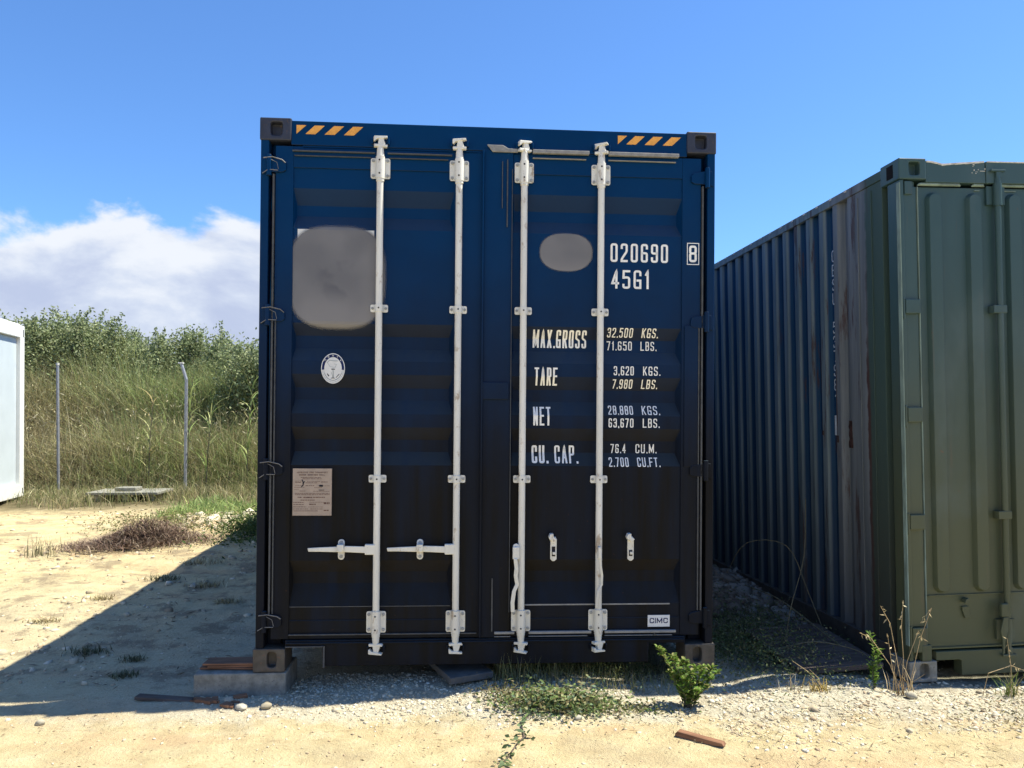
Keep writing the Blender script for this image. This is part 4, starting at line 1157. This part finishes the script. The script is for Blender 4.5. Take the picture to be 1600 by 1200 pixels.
# light seed heads and drooping pale reed leaves scattered through
n = 3000
x = rng.uniform(-10, -3, n); y = rng.uniform(12.9, 16.5, n)
C_ = np.stack([x, y, terrain(x, y, False) + rng.uniform(.25, 1.35, n)], 1)
V, F, T = leaves(C_, rng.uniform(.04, .12, n), rng.uniform(.008, .016, n), pick(n, [(.48, .42, .26), (.40, .38, .18), (.50, .46, .32)], .15), droop=.3)
tag(np_mesh('seed_heads', V, F, M['dry'], T), 'pale seed heads and leaf tips among the tall grass on the bank', 'seed heads', kind='stuff')

# reeds: a few plants with broad pale leaves near the bent post
for i, (x, y, h_, lab) in enumerate(((-5.45, 12.9, 1.95, 'tall pale green reed just right of the bent post'), (-6.05, 12.8, 1.75, 'leaning reed with yellowing leaves left of the bent post'),
                                     (-4.45, 12.9, 1.7, 'bright yellow-green reed close to the edge of the navy container'), (-5.05, 12.7, 1.3, 'short pale green reed between bent post and navy container'))):
    r_ = thing('reed', lab, 'reed', (x, y, float(terrain(x, y, False))), group='reeds on the bank')
    k = MB(); k.tube([(0, 0, 0), (.03, 0, h_ * .5), (.10, 0, h_)], [.010, .008, .004], 6); k.build('stem', M['cable'], r_)
    n = 16; zz = np.linspace(.3, h_, n); P = np.stack([.1 * (zz / h_) ** 2, zz * 0, zz], 1)
    a = rng.uniform(0, 2 * np.pi, n); ln = np.stack([np.cos(a), np.sin(a)], 1) * rng.uniform(.7, 1.5, n)[:, None]
    V, F, T = blades(P, rng.uniform(.22, .42, n), ln, np.full(n, .030), a + np.pi / 2, pick(n, [(.32, .36, .13), (.40, .40, .18), (.42, .34, .15)] if i == 1 else LIME, .12), (0, .3, .6, .85, 1))
    tag(np_mesh('leaf_blades', V, F, M['plant'], T, r_), kind='stuff')

def bush(x, y, h_, rad, n, pal, label, group, leaf=.05, squash=1., z0_=None, lobes=13):
    zb_ = float(terrain(x, y, False)) - .05 if z0_ is None else z0_
    r_ = thing('bush', label, 'bush', (x, y, zb_), group=group)
    k = MB(); tips = []
    for i in range(lobes):
        a = rng.uniform(0, 2 * np.pi); rr = rad * rng.uniform(.25, .95); hz = h_ * rng.uniform(.45, .98)
        tip = Vector((math.cos(a) * rr, math.sin(a) * rr * .8, hz)); mid = tip * .5 + Vector((rng.normal() * .08, rng.normal() * .08, .1))
        k.tube([(0, 0, 0), mid, tip], [.028, .016, .005], 5); tips.append((tip, mid))
    k.build('trunk', M['wood_dark'], r_)
    per = n // (lobes * 2); Cs = []
    for tip, mid in tips:
        for c, s_ in ((tip * .93, .17), (mid * .6 + tip * .4, .30)):
            q = rng.normal(size=(per, 3)) * np.array([s_ * rad, s_ * rad, s_ * h_ * .42]); Cs.append(q + np.array(c))
    # twigs poking out of the top
    for tip, mid in tips:
        for _ in range(4):
            t0 = np.array(tip) + rng.normal(size=3) * rad * .12; dv_ = np.array([rng.normal() * .35, rng.normal() * .3, 1]) * rng.uniform(.12, .30)
            s = rng.random((26, 1)) - .25; Cs.append(t0 + dv_ * s + rng.normal(size=(26, 3)) * .018)
    C_ = np.concatenate(Cs); C_ = C_[(C_[:, 2] > .05) & (C_[:, 2] < h_ * 1.12) & (np.hypot(C_[:, 0], C_[:, 1]) < rad * 1.6)]
    cl = pick(len(C_), pal, .2)
    V, F, T = leaves(C_, rng.uniform(.7, 1.4, len(C_)) * leaf, leaf * .62, cl)
    np_mesh('crown', V, F, M['plant'], T, r_)
BP = [(.23, .28, .13), (.29, .33, .17), (.17, .215, .10), (.33, .36, .20)]
BG = 'bushes along the top of the bank'
for (px, y, topy, rad, lab) in ((12, 17.0, 488, 1.0, 'dense green bush above the white cabin roof'), (98, 17.0, 487, .95, 'rounded green bush just right of the cabin, on top of the bank'),
                                (160, 17.6, 487, .95, 'tallest grey-green bush on the left half of the bank'), (215, 18.2, 512, .8, 'low bush in the dip of the skyline'),
                                (262, 17.2, 505, .85, 'green bush with loose twigs right of the skyline dip'), (318, 17.4, 508, .8, 'pale green bush in the middle right of the skyline'),
                                (362, 17.0, 530, .8, 'lower bush left of the one touching the navy container'), (408, 15.6, 497, .9, 'darker bush partly hidden by the left edge of the navy container'),
                                (60, 18.3, 490, 1.0, 'bush behind the gap between the cabin and the rounded bush')):
    x = (px - 800) / 1202 * y; ht = 1.46 + (650 - topy) / 1202 * y; zb_ = float(terrain(x, y, False)) - .05
    bush(x, y, ht - zb_ - .18, rad, 8500, BP, lab, BG, .066)
for i, (x, y, h_, rad) in enumerate(((-4.0, 17.6, 1.9, 1.0), (-2.4, 17.8, 1.9, 1.0), (.2, 18, 1.8, 1.1), (3.2, 18, 1.9, 1.1))):
    bush(x, y, h_, rad, 1600, BP, ('green bush behind the far left corner of the navy container', 'bush hidden behind the left half of the navy container', 'bush hidden behind the middle of the navy container', 'bush hidden behind the gap between the containers')[i], BG, .07)
# mid-bank shrubby mass so the slope reads green below the bushes
n = 34000
x = rng.uniform(-11, -3, n); y = rng.uniform(15.6, 18.2, n); z_ = terrain(x, y, False) + np.abs(rng.normal(size=n)) * .5 * (1 + 1.5 * fbm(x * 1.3, y * 1.3, 3)) + .05
V, F, T = leaves(np.stack([x, y, z_], 1), rng.uniform(.05, .10, n), .035, pick(n, BP + OLV[:2], .22))
tag(np_mesh('undergrowth', V, F, M['plant'], T), 'leafy green undergrowth on the upper slope of the bank', 'undergrowth', kind='stuff')

# ------------------------------------------------------------------ stones
def ico():
    t = (1 + 5 ** .5) / 2
    v = np.array([(-1, t, 0), (1, t, 0), (-1, -t, 0), (1, -t, 0), (0, -1, t), (0, 1, t), (0, -1, -t), (0, 1, -t), (t, 0, -1), (t, 0, 1), (-t, 0, -1), (-t, 0, 1)], float)
    f = np.array([(0, 11, 5), (0, 5, 1), (0, 1, 7), (0, 7, 10), (0, 10, 11), (1, 5, 9), (5, 11, 4), (11, 10, 2), (10, 7, 6), (7, 1, 8), (3, 9, 4), (3, 4, 2), (3, 2, 6), (3, 6, 8), (3, 8, 9), (4, 9, 5), (2, 4, 11), (6, 2, 10), (8, 6, 7), (9, 8, 1)])
    return v / np.linalg.norm(v[0]), f
IV, IF = ico()
def stones(name, label, x, y, r_, mat, pal, dz=0., cat='gravel', zoff=None):
    n = len(x)
    P = np.stack([x, y, terrain(x, y) + r_ * .0 + dz], 1)
    if zoff is not None: P[:, 2] += zoff
    j = rng.uniform(.45, 1.35, (n, 12, 1)); sc = rng.uniform(.6, 1.25, (n, 1, 3)) * np.array([1.1, 1.1, .75])
    a = rng.uniform(0, 2 * np.pi, n); ca, sa = np.cos(a)[:, None], np.sin(a)[:, None]
    q = IV[None] * j * sc; qx = q[..., 0] * ca - q[..., 1] * sa; qy = q[..., 0] * sa + q[..., 1] * ca
    q = np.stack([qx, qy, q[..., 2]], 2) * r_[:, None, None] + P[:, None]
    F = (IF[None] + (np.arange(n) * 12)[:, None, None]).reshape(-1, 3)
    o = np_mesh(name, q.reshape(-1, 3), F, M['dry_stone'], np.repeat(pick(n, pal, .1), 12, 0)); tag(o, label, cat, kind='stuff'); return o
m_, t_ = new_mat('stone_tint'); a_ = t_.n('ShaderNodeAttribute', attribute_name='tint').outputs['Color']; nz = t_.noise(obj_co(t_), 160, 4, .6)
M['dry_stone'] = finish(m_, t_, t_.mix(t_.step(nz, .35, .7, 0, .4), a_, (.30, .26, .20)), .95, .1, bump=nz, bstr=.4, bdist=.003)
WHT = [(.60, .55, .42), (.70, .66, .53), (.52, .45, .32), (.42, .35, .24)]
SND = [(.60, .51, .35), (.66, .58, .44), (.40, .31, .20), (.52, .38, .24)]
def scat(n, x0, x1, y0, y1, df):
    x = rng.uniform(x0, x1, n); y = rng.uniform(y0, y1, n); k_ = rng.random(n) < df(x, y); return x[k_], y[k_]
x, y = scat(30000, -1.7, 1.3, 3.45, 4.35, lambda x, y: sstep(y + .16 * fbm(x * 3, y * 3, 2) * 3, 3.58, 3.9) * sstep(x, -1.7, -1.1) * (.45 + .55 * (x < .3)) * np.clip(.55 + 1.6 * fbm(x * 4 + 5, y * 6, 3), .08, 1))
stones('gravel', 'white crushed limestone gravel in front of and under the navy container', x, y, rng.gamma(1.6, .0021, len(x)) + .0022, 'stone', WHT + SND[:1])
x, y = scat(24000, 1.0, 4.2, 3.15, 4.25, lambda x, y: sstep(y + .3 * fbm(x * 2, y * 2, 2) * 2, 3.35, 3.85) * np.clip(.42 + 1.8 * fbm(x * 3 + 2, y * 5, 3), .05, 1))
stones('gravel', 'coarse pale gravel in front of the green container', x, y, rng.gamma(1.4, .0030, len(x)) + .0022, 'stone', WHT + SND)
x, y = scat(9000, -4, 4, 2.6, 5.5, lambda x, y: .5 + 0 * x)
stones('pebbles', 'small pebbles scattered over the sandy foreground', x, y, rng.gamma(2., .0016, len(x)) + .0016, 'stone', SND)
x, y = scat(3500, -7, -1.3, 4.2, 10.5, lambda x, y: .15 + .85 * sstep(fbm(x * .9, y * .9, 3), .0, .14))
stones('pebbles', 'loose stones scattered over the yard left of the navy container', x, y, rng.gamma(2.2, .005, len(x)) + .004, 'stone', SND + WHT[2:])
x, y = scat(2600, 1.22, 2.25, 5.1, 7.4, lambda x, y: np.exp(-((x - 1.7) ** 2 / .2 + (y - 6.1) ** 2 / .9)))
stones('rubble', 'heap of broken rubble at the back of the shaded alley between the containers', x, y, rng.gamma(2, .009, len(x)) + .008, 'rubble', [(.22, .18, .14), (.17, .12, .09), (.30, .28, .24)], cat='rubble')
x, y = scat(1100, -4.4, -3.0, 9.0, 10.2, lambda x, y: np.exp(-((x + 3.7) ** 2 / .3 + (y - 9.7) ** 2 / .25)))
stones('rubble', 'pale stones heaped between the brushwood pile and the slab cover', x, y, rng.gamma(2, .013, len(x)) + .010, 'rubble', SND + WHT[2:], cat='rubble')
for i, (x, y, r_, lab) in enumerate(((-2.24, 3.66, .024, 'single dark-edged stone on the sunlit sand at far left'), (-1.34, 3.82, .030, 'white stone at the shadow edge below the concrete block'), (-1.22, 3.83, .030, 'smaller white stone right of the one below the concrete block'),
                                     (-1.43, 3.90, .026, 'whitish stone touching the splintered wood'), (.32, 3.70, .020, 'brownish stone below the creeping weed patch'), (2.55, 3.62, .036, 'large pale stone on the gravel at far right'),
                                     (2.08, 4.02, .034, 'pale stone in front of the bottom left corner of the green container'))):
    j = np.random.default_rng(i).uniform(.75, 1.2, (12, 1)); V = IV * j * np.array([1.2, 1, .7]) * r_
    o = np_mesh('stone', V, IF, M['dry_stone'], np.tile(np.array(WHT[i % 3]) * .65, (12, 1))); o.location = (x, y, gz(x, y) + r_ * .35)
    md = o.modifiers.new('sub', 'SUBSURF'); md.levels = md.render_levels = 1; md.subdivision_type = 'SIMPLE'
    md = o.modifiers.new('bevel', 'BEVEL'); md.width = r_ * .12
    tag(o, lab, 'stone')

# ------------------------------------------------------------------ plants near the containers
def leafy_stems(root, stems, leaf_l, leaf_w, pal, stem_r=.003, step=.012, tint_top=None, tiprad=.022):
    k = MB(); Cs = []; Ds = []
    for pts in stems:
        pts = [Vector(p) for p in pts]; k.tube(pts, [stem_r * (1 - .6 * i / (len(pts) - 1)) for i in range(len(pts))], 5)
        L = sum((b - a).length for a, b in zip(pts[:-1], pts[1:])); m_ = int(L / step)
        for i in range(m_):
            t = .12 + .88 * i / m_; s_ = t * (len(pts) - 1); q = min(int(s_), len(pts) - 2); c = pts[q].lerp(pts[q + 1], s_ - q)
            for sg in (0, 1, 2):
                a = i * 2.4 + sg * 2.1 + rng.normal() * .3
                Cs.append(c); Ds.append((math.cos(a), math.sin(a), rng.uniform(.2, 1.1)))
    k.build('stem', M['cable'], root)
    C_ = np.array([tuple(c) for c in Cs]); D = np.array(Ds); D /= np.linalg.norm(D, axis=1)[:, None]; n = len(C_)
    s_ = np.cross(D, rng.normal(size=(n, 3)) * .4 + np.array([0, 0, 1])); s_ /= np.linalg.norm(s_, axis=1)[:, None]; nn = np.cross(s_, D)
    l = rng.uniform(.6, 1.2, n)[:, None] * leaf_l; w_ = l * (leaf_w / leaf_l)
    ring_ = [C_, C_ + D * l * .35 - s_ * w_ * .45 + nn * w_ * .15, C_ + D * l * .75 - s_ * w_ * .38 + nn * w_ * .12, C_ + D * l - nn * l * .10, C_ + D * l * .75 + s_ * w_ * .38 + nn * w_ * .12, C_ + D * l * .35 + s_ * w_ * .45 + nn * w_ * .15, C_ + D * l * .5]
    V = np.stack(ring_, 1).reshape(-1, 3); o = (np.arange(n) * 7)[:, None]
    F = np.concatenate([o + np.array([[i, (i + 1) % 6, 6]]) for i in range(6)])
    tag(np_mesh('foliage', V, F, M['plant'], np.repeat(pick(n, pal, .15), 7, 0), root), kind='stuff')

bx_, by_ = .885, 3.86
r_ = thing('bush', 'small leafy bright green bush in front of the right corner of the navy container', 'bush', (bx_, by_, gz(bx_, by_)))
st = []
for i, (dx, dy, h_) in enumerate(((-.155, .02, .30), (-.09, -.03, .27), (-.04, .03, .22), (.0, -.04, .20), (.04, .02, .20), (.07, -.02, .215), (.125, .01, .20), (.155, .03, .17), (-.06, -.06, .13), (.03, -.07, .12), (.09, -.05, .13), (-.11, -.02, .19), (-.02, .0, .24), (.0, .05, .17), (-.07, .05, .15), (.08, .05, .16), (.11, -.02, .16), (-.03, -.04, .16))):
    st.append([(dx * .15, dy * .15, 0), (dx * .4, dy * .5, h_ * .5), (dx * .8, dy, h_ * .85), (dx, dy, h_)])
leafy_stems(r_, st, .030, .015, [(.12, .21, .03), (.16, .27, .045), (.09, .16, .025), (.24, .33, .08), (.26, .26, .09)], .003, .011)
x_, y_0 = 1.93, 4.10
r_ = thing('green_shoot', 'leafy green shoot between the dry oat stalks and the shaded alley', 'plant', (x_, y_0, gz(x_, y_0)))
leafy_stems(r_, [[(0, 0, 0), (-.01, 0, .10), (.0, 0, .2), (-.035, 0, .30)], [(.01, .02, 0), (.02, .02, .12), (.03, .02, .2)], [(-.01, -.01, 0), (-.02, 0, .14)]], .034, .012, [(.12, .22, .03), (.20, .30, .06), (.08, .15, .02)], .003, .014)

def oat(x, y, stems, label, name='wild_oat', pal=((.50, .38, .20), (.56, .44, .26), (.42, .29, .15)), spike=True, nb=14, bh=(.10, .24), cat='dry grass', sr=.0018):
    z0_ = gz(x, y); r_ = thing(name, label, cat, (x, y, z0_))
    k = MB(); Cs = []; tl = []
    for pts in stems:
        k.tube(pts, [sr * 1.2] + [sr] * (len(pts) - 2) + [sr * .5], 5)
        if spike:
            a, b = Vector(pts[-2]), Vector(pts[-1])
            for t in np.linspace(.1, 1, 6): Cs.append(tuple(a.lerp(b, t)))
    tl = [(.46, .30, .15)]
    me = k.build('stem', M['stalk'], r_)
    if Cs:
        C_ = np.array(Cs); V, F, T = leaves(C_, rng.uniform(.022, .036, len(C_)), .0075, pick(len(C_), [(.62, .54, .34), (.52, .42, .24)], .1), droop=.9); tag(np_mesh('seed_head', V, F, M['dry'], T, r_), kind='stuff')
    n = nb; P = np.stack([rng.normal(size=n) * .03, rng.normal(size=n) * .02, np.zeros(n)], 1); a = rng.uniform(0, 6.28, n); ln = np.stack([np.cos(a), np.sin(a)], 1) * rng.uniform(.2, 1.1, n)[:, None]
    V, F, T = blades(P, rng.uniform(*bh, n), ln, np.full(n, .005), a + 1.57, pick(n, pal, .15)); tag(np_mesh('leaf_blades', V, F, M['dry'], T, r_), kind='stuff')
    return r_
M['stalk'] = mat_simple('dry_stalk', (.44, .33, .18), .8, .15, .25, 60)
M['stalk_green'] = mat_simple('green_stalk', (.26, .28, .09), .7, .2, .25, 60)
oat(2.05, 4.06, [[(0, 0, 0), (.01, 0, .2), (.0, 0, .36), (.01, 0, .50)], [(.01, 0, 0), (-.03, 0, .22), (-.06, 0, .38), (-.11, 0, .47)], [(0, 0, 0), (.03, 0, .18), (.09, 0, .34), (.11, 0, .30)], [(.03, 0, 0), (.10, 0, .30), (.16, 0, .46), (.10, 0, .38)],
                 [(0, 0, 0), (-.06, 0, .16), (-.16, 0, .30), (-.22, 0, .33)], [(-.02, 0, 0), (-.05, 0, .15), (-.07, 0, .30)]], 'tall dry orange-brown wild oat stalks at the left corner of the green container', nb=22)
oat(1.60, 4.02, [[(.0, 0, 0), (-.03, 0, .07), (-.06, 0, .10), (-.14, 0, .155)], [(.01, 0, 0), (.0, 0, .06), (-.05, 0, .11)]], 'small yellow dried weed at the edge of the alley shadow', pal=((.42, .30, .08), (.50, .38, .12)), spike=False, nb=60, bh=(.03, .07))
oat(1.45, 4.02, [[(0, 0, 0), (.0, 0, .05), (.0, 0, .09)]], 'wispy grey dead weed left of the yellow dried weed', pal=((.30, .27, .20), (.38, .34, .26)), spike=False, nb=10, bh=(.05, .10))
oat(2.62, 4.05, [[(0, 0, 0), (.0, 0, .15), (-.02, 0, .30)], [(-.15, 0, .0), (-.12, 0, .12), (.0, 0, .16), (.08, 0, .13)]], 'green and straw grass tuft by the notch of the green container', name='grass_tuft', pal=((.16, .22, .05), (.36, .32, .14), (.12, .18, .04)), nb=46, bh=(.05, .16), cat='grass tuft')
oat(2.86, 3.98, [[(0, 0, 0), (.05, 0, .10), (.10, 0, .16)], [(.12, 0, 0), (.0, 0, .09), (-.08, 0, .15)]], 'straw coloured tuft below the locking bar of the green container', name='grass_tuft', pal=((.40, .34, .18), (.28, .27, .10)), nb=44, bh=(.05, .15), cat='grass tuft')
oat(3.08, 3.86, [[(0, 0, 0), (-.04, 0, .10), (-.10, 0, .17)]], 'mixed dry tuft at the right edge of the picture', name='grass_tuft', pal=((.42, .36, .20), (.20, .22, .08)), nb=60, bh=(.05, .15), cat='grass tuft')
oat(2.70, 3.66, [[(0, 0, 0), (.0, 0, .05), (.02, 0, .09)]], 'thin pale tuft growing in the coarse gravel at right', name='grass_tuft', pal=((.42, .36, .20), (.25, .26, .12)), nb=40, bh=(.03, .10), cat='grass tuft')

# weed patch and creeping stem
def patch(name, label, n, cx, cy, rx, ry, hmax, pal, leaf, flat=.5):
    x = cx + rng.normal(size=n) * rx * .45; y = cy + rng.normal(size=n) * ry * .45
    z_ = terrain(x, y) + np.abs(rng.normal(size=n)) * hmax * .5 * (.6 + 2.2 * np.clip(fbm(x * 9, y * 9, 2) + .2, 0, 1))
    V, F, T = leaves(np.stack([x, y, z_], 1), rng.uniform(.5, 1.3, n) * leaf, leaf * .42, pick(n, pal, .2), flat=flat)
    return tag(np_mesh(name, V, F, M['plant'], T), label, 'weeds', kind='stuff')
patch('weed_patch', 'low patch of green and brown weeds in front of the middle of the navy container', 3200, .24, 3.83, .30, .14, .065, [(.15, .22, .07), (.20, .26, .09), (.24, .20, .10), (.15, .21, .13), (.30, .30, .15)], .030)
patch('weed_patch', 'thin weeds at the left edge of the low weed patch', 500, -.04, 3.93, .16, .12, .06, [(.14, .15, .06), (.22, .18, .09)], .018, .2)
patch('weed_patch', 'sparse weeds between the weed patch and the leafy bush', 260, .62, 3.80, .26, .10, .03, [(.12, .17, .05), (.24, .22, .10)], .024)
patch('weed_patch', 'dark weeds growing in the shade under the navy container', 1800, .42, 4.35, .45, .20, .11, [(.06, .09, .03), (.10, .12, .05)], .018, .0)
patch('weed_patch', 'mossy green weeds in the shaded alley beside the navy container', 15000, 1.52, 4.85, .50, .75, .10, [(.13, .17, .06), (.18, .21, .08), (.20, .19, .11)], .020, .2)
patch('weed_patch', 'fine weeds scattered among the coarse gravel at right', 1300, 2.75, 3.72, .55, .30, .05, [(.20, .20, .09), (.34, .28, .15)], .018, .0)
grass_field('shade_grass', 1500, -.1, .9, 4.02, 4.5, .06, .16, .004, OLV + DRY[:1], None, .5, 'thin grass blades in the shade below the sill of the navy container')
r_ = thing('creeping_vine', 'creeping stem with grey-green leaves trailing over the sand below the weed patch', 'vine', (0, 0, 0))
vp = [(.09, 3.74), (.045, 3.62), (.055, 3.50), (.02, 3.42), (-.01, 3.32), (-.035, 3.24), (-.06, 3.16)]
k = MB(); k.tube([(a, b, gz(a, b) + .008) for a, b in vp], .0035, 5); k.build('stem', M['wood_dark'], r_)
n = 46; s_ = rng.uniform(0, len(vp) - 1.01, n); P = []
for q in s_:
    i = int(q); f_ = q - i; a = vp[i][0] * (1 - f_) + vp[i + 1][0] * f_ + rng.normal() * .022; b = vp[i][1] * (1 - f_) + vp[i + 1][1] * f_ + rng.normal() * .02; P.append((a, b, gz(a, b) + rng.uniform(.006, .03)))
V, F, T = leaves(np.array(P), rng.uniform(.025, .045, n), .020, pick(n, [(.10, .15, .07), (.14, .19, .09)], .15), flat=.6); np_mesh('leaf', V, F, M['plant'], T, r_)['kind'] = 'stuff'

# dry arching canes in the alley
def cane(label, pts, r_=.0035, name='dry_cane'):
    P_ = [Vector(p) for p in pts]; out = []
    for i in range(len(P_) - 1):
        p0 = P_[max(i - 1, 0)]; p1 = P_[i]; p2 = P_[i + 1]; p3 = P_[min(i + 2, len(P_) - 1)]
        for t in (0, .25, .5, .75):
            out.append(.5 * ((2 * p1) + (p2 - p0) * t + (2 * p0 - 5 * p1 + 4 * p2 - p3) * t * t + (3 * p1 - p0 - 3 * p2 + p3) * t ** 3))
    out.append(P_[-1]); k = MB(); k.tube(out, [r_ * (1 - .5 * i / len(out)) for i in range(len(out))], 5); o = k.build(name, M['cable'], None, smooth=True); return tag(o, label, 'dry cane')
cane('dry cane arching highest over the alley', [(1.95, 4.75, .05), (1.88, 4.9, .35), (1.78, 5.0, .62), (1.55, 5.1, .62), (1.45, 5.2, .40)])
cane('dry cane leaning along the bottom rail of the green container', [(2.05, 4.45, .02), (1.85, 4.75, .18), (1.72, 5.0, .28), (1.60, 5.3, .30)], .007)
cane('thin upright cane in the middle of the alley', [(1.62, 4.6, .04), (1.68, 4.65, .30), (1.80, 4.75, .60), (1.83, 4.8, .95)], .0035)
cane('bent cane lying low across the alley floor', [(1.55, 4.5, .10), (1.75, 4.45, .16), (1.98, 4.4, .12), (2.05, 4.35, .05)], .005)
k = MB(); k.box(-.25, .25, -.35, .35, 0, .03)
o = k.build('flat_board', M['wood_dark'], None, .004); o.location = (1.78, 4.62, gz(1.78, 4.62) + .03); o.rotation_euler = (R(3), R(-2), R(8)); tag(o, 'flat dirty board on the alley floor behind the dry oat stalks', 'board')

# brushwood pile and small weeds in the yard
r_ = thing('brushwood_pile', 'pile of dry reddish brown brushwood lying on the sunlit yard', 'brushwood', (-3.95, 8.15, gz(-3.95, 8.15)))
n = 5200
x = rng.normal(size=n) * .30; y = rng.normal(size=n) * .17 + x * .28; hz = .26 * np.exp(-((x - .12) ** 2 / .16 + (y - x * .28) ** 2 / .06))
P = np.stack([x, y, hz * rng.random(n)], 1); a = rng.uniform(0, 6.28, n); ln = np.stack([np.cos(a) * 2.2, np.sin(a) * 1.2], 1) * rng.uniform(.4, 1.6, n)[:, None]
V, F, T = blades(P, rng.uniform(.03, .09, n), ln, np.full(n, .009), a + 1.57, pick(n, [(.20, .135, .105), (.28, .20, .15), (.14, .095, .08), (.34, .27, .20)], .2)); o = np_mesh('twigs', V, F, M['dry'], T, r_); o['kind'] = 'stuff'
patch('weed_patch', 'straggly green and straw weeds behind the brushwood pile', 2600, -4.15, 9.1, .75, .5, .16, [(.18, .19, .07), (.30, .24, .13), (.12, .15, .05)], .035, .1)
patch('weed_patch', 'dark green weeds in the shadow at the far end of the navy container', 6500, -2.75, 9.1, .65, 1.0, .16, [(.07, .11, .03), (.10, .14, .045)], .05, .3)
WG = 'small weeds dotted over the yard'
for i, (px, py, s_, dry, lab) in enumerate(((65, 868, 1.0, 0, 'upright thin weed alone on the bright sand at upper left'), (72, 970, .8, 1, 'tiny dry tuft on the sand near the left edge'), (140, 1020, 1.2, 0, 'grey weed on the left side of the big shadow'), (195, 1055, .8, 0, 'low flat weed in the lower part of the big shadow'),
                                            (315, 880, 1.1, 1, 'withered brown weed in the upper part of the big shadow'), (322, 915, 1.0, 1, 'brown clump just below the withered weed'), (255, 905, .9, 0, 'weed on the edge between shadow and sun'), (160, 935, .7, 1, 'small dry sprig near the diagonal shadow edge'),
                                            (355, 940, .8, 1, 'dark dried clump near the left edge of the navy container'), (210, 1030, .7, 0, 'small weed cluster in the middle of the big shadow'))):
    dp = 1202 * 1.40 / (py - 650); X_ = (px - 800) / 1202 * dp
    for _ in range(4): dp = 1202 * (1.46 - gz(X_, dp)) / (py - 650); X_ = (px - 800) / 1202 * dp
    r_ = thing('small_weed', lab, 'weed', (X_, dp, gz(X_, dp)), group=WG)
    n = 34 if i == 0 else 130; P = np.abs(rng.normal(size=(n, 3))) * 0 + rng.normal(size=(n, 3)) * np.array([.07, .05, 0]) * s_ * dp / 6; P[:, 2] = 0
    a = rng.uniform(0, 6.28, n); ln = np.stack([np.cos(a), np.sin(a)], 1) * rng.uniform(.3, 1.5, n)[:, None]
    V, F, T = blades(P, rng.uniform(.02, .07, n) * s_ * (dp / 6) * (3.0 if i == 0 else 1), ln * (.3 if i == 0 else 1), np.full(n, .007), a + 1.57, pick(n, DRY if dry else [(.14, .15, .08), (.20, .19, .11), (.10, .11, .06)], .2))
    tag(np_mesh('leaf_blades', V, F, M['dry'], T, r_), kind='stuff')

# dry straw, twigs and bits lying on the ground
def litter(label, n, x0, x1, y0, y1, l0, l1, wd, pal, dens):
    x, y = scat(n, x0, x1, y0, y1, dens)
    C_ = np.stack([x, y, terrain(x, y) + rng.uniform(.003, .012, len(x))], 1)
    V, F, T = leaves(C_, rng.uniform(l0, l1, len(x)), wd, pick(len(x), pal, .2), flat=.9)
    tag(np_mesh('straw_litter', V, F, M['dry'], T), label, 'litter', kind='stuff')
litter('dry straw and twigs lying over the coarse gravel at right', 2600, 1.0, 3.4, 3.2, 4.1, .02, .09, .0035, DRY + [(.14, .09, .05)], lambda x, y: np.clip(.4 + 2 * fbm(x * 2.5, y * 4, 3), .03, 1))
litter('bits of straw and bark around the low weed patch', 900, -.5, 1.4, 3.45, 3.95, .015, .06, .003, DRY + [(.14, .09, .05)] * 3, lambda x, y: np.clip(.35 + 2 * fbm(x * 3, y * 4, 3), .03, 1))
litter('dark twigs and dead leaves scattered over the yard left of the navy container', 3600, -6.5, -1.25, 4.0, 10.3, .02, .09, .007, [(.16, .115, .075), (.24, .18, .11), (.10, .075, .05)], lambda x, y: np.clip(.1 + 3 * fbm(x * 1.1, y * 1.6, 3), .02, 1))
litter('tiny dark crumbs on the sandy foreground', 700, -3, 3, 2.7, 3.8, .006, .022, .006, [(.16, .11, .07), (.22, .15, .09)], lambda x, y: .8 + 0 * x)
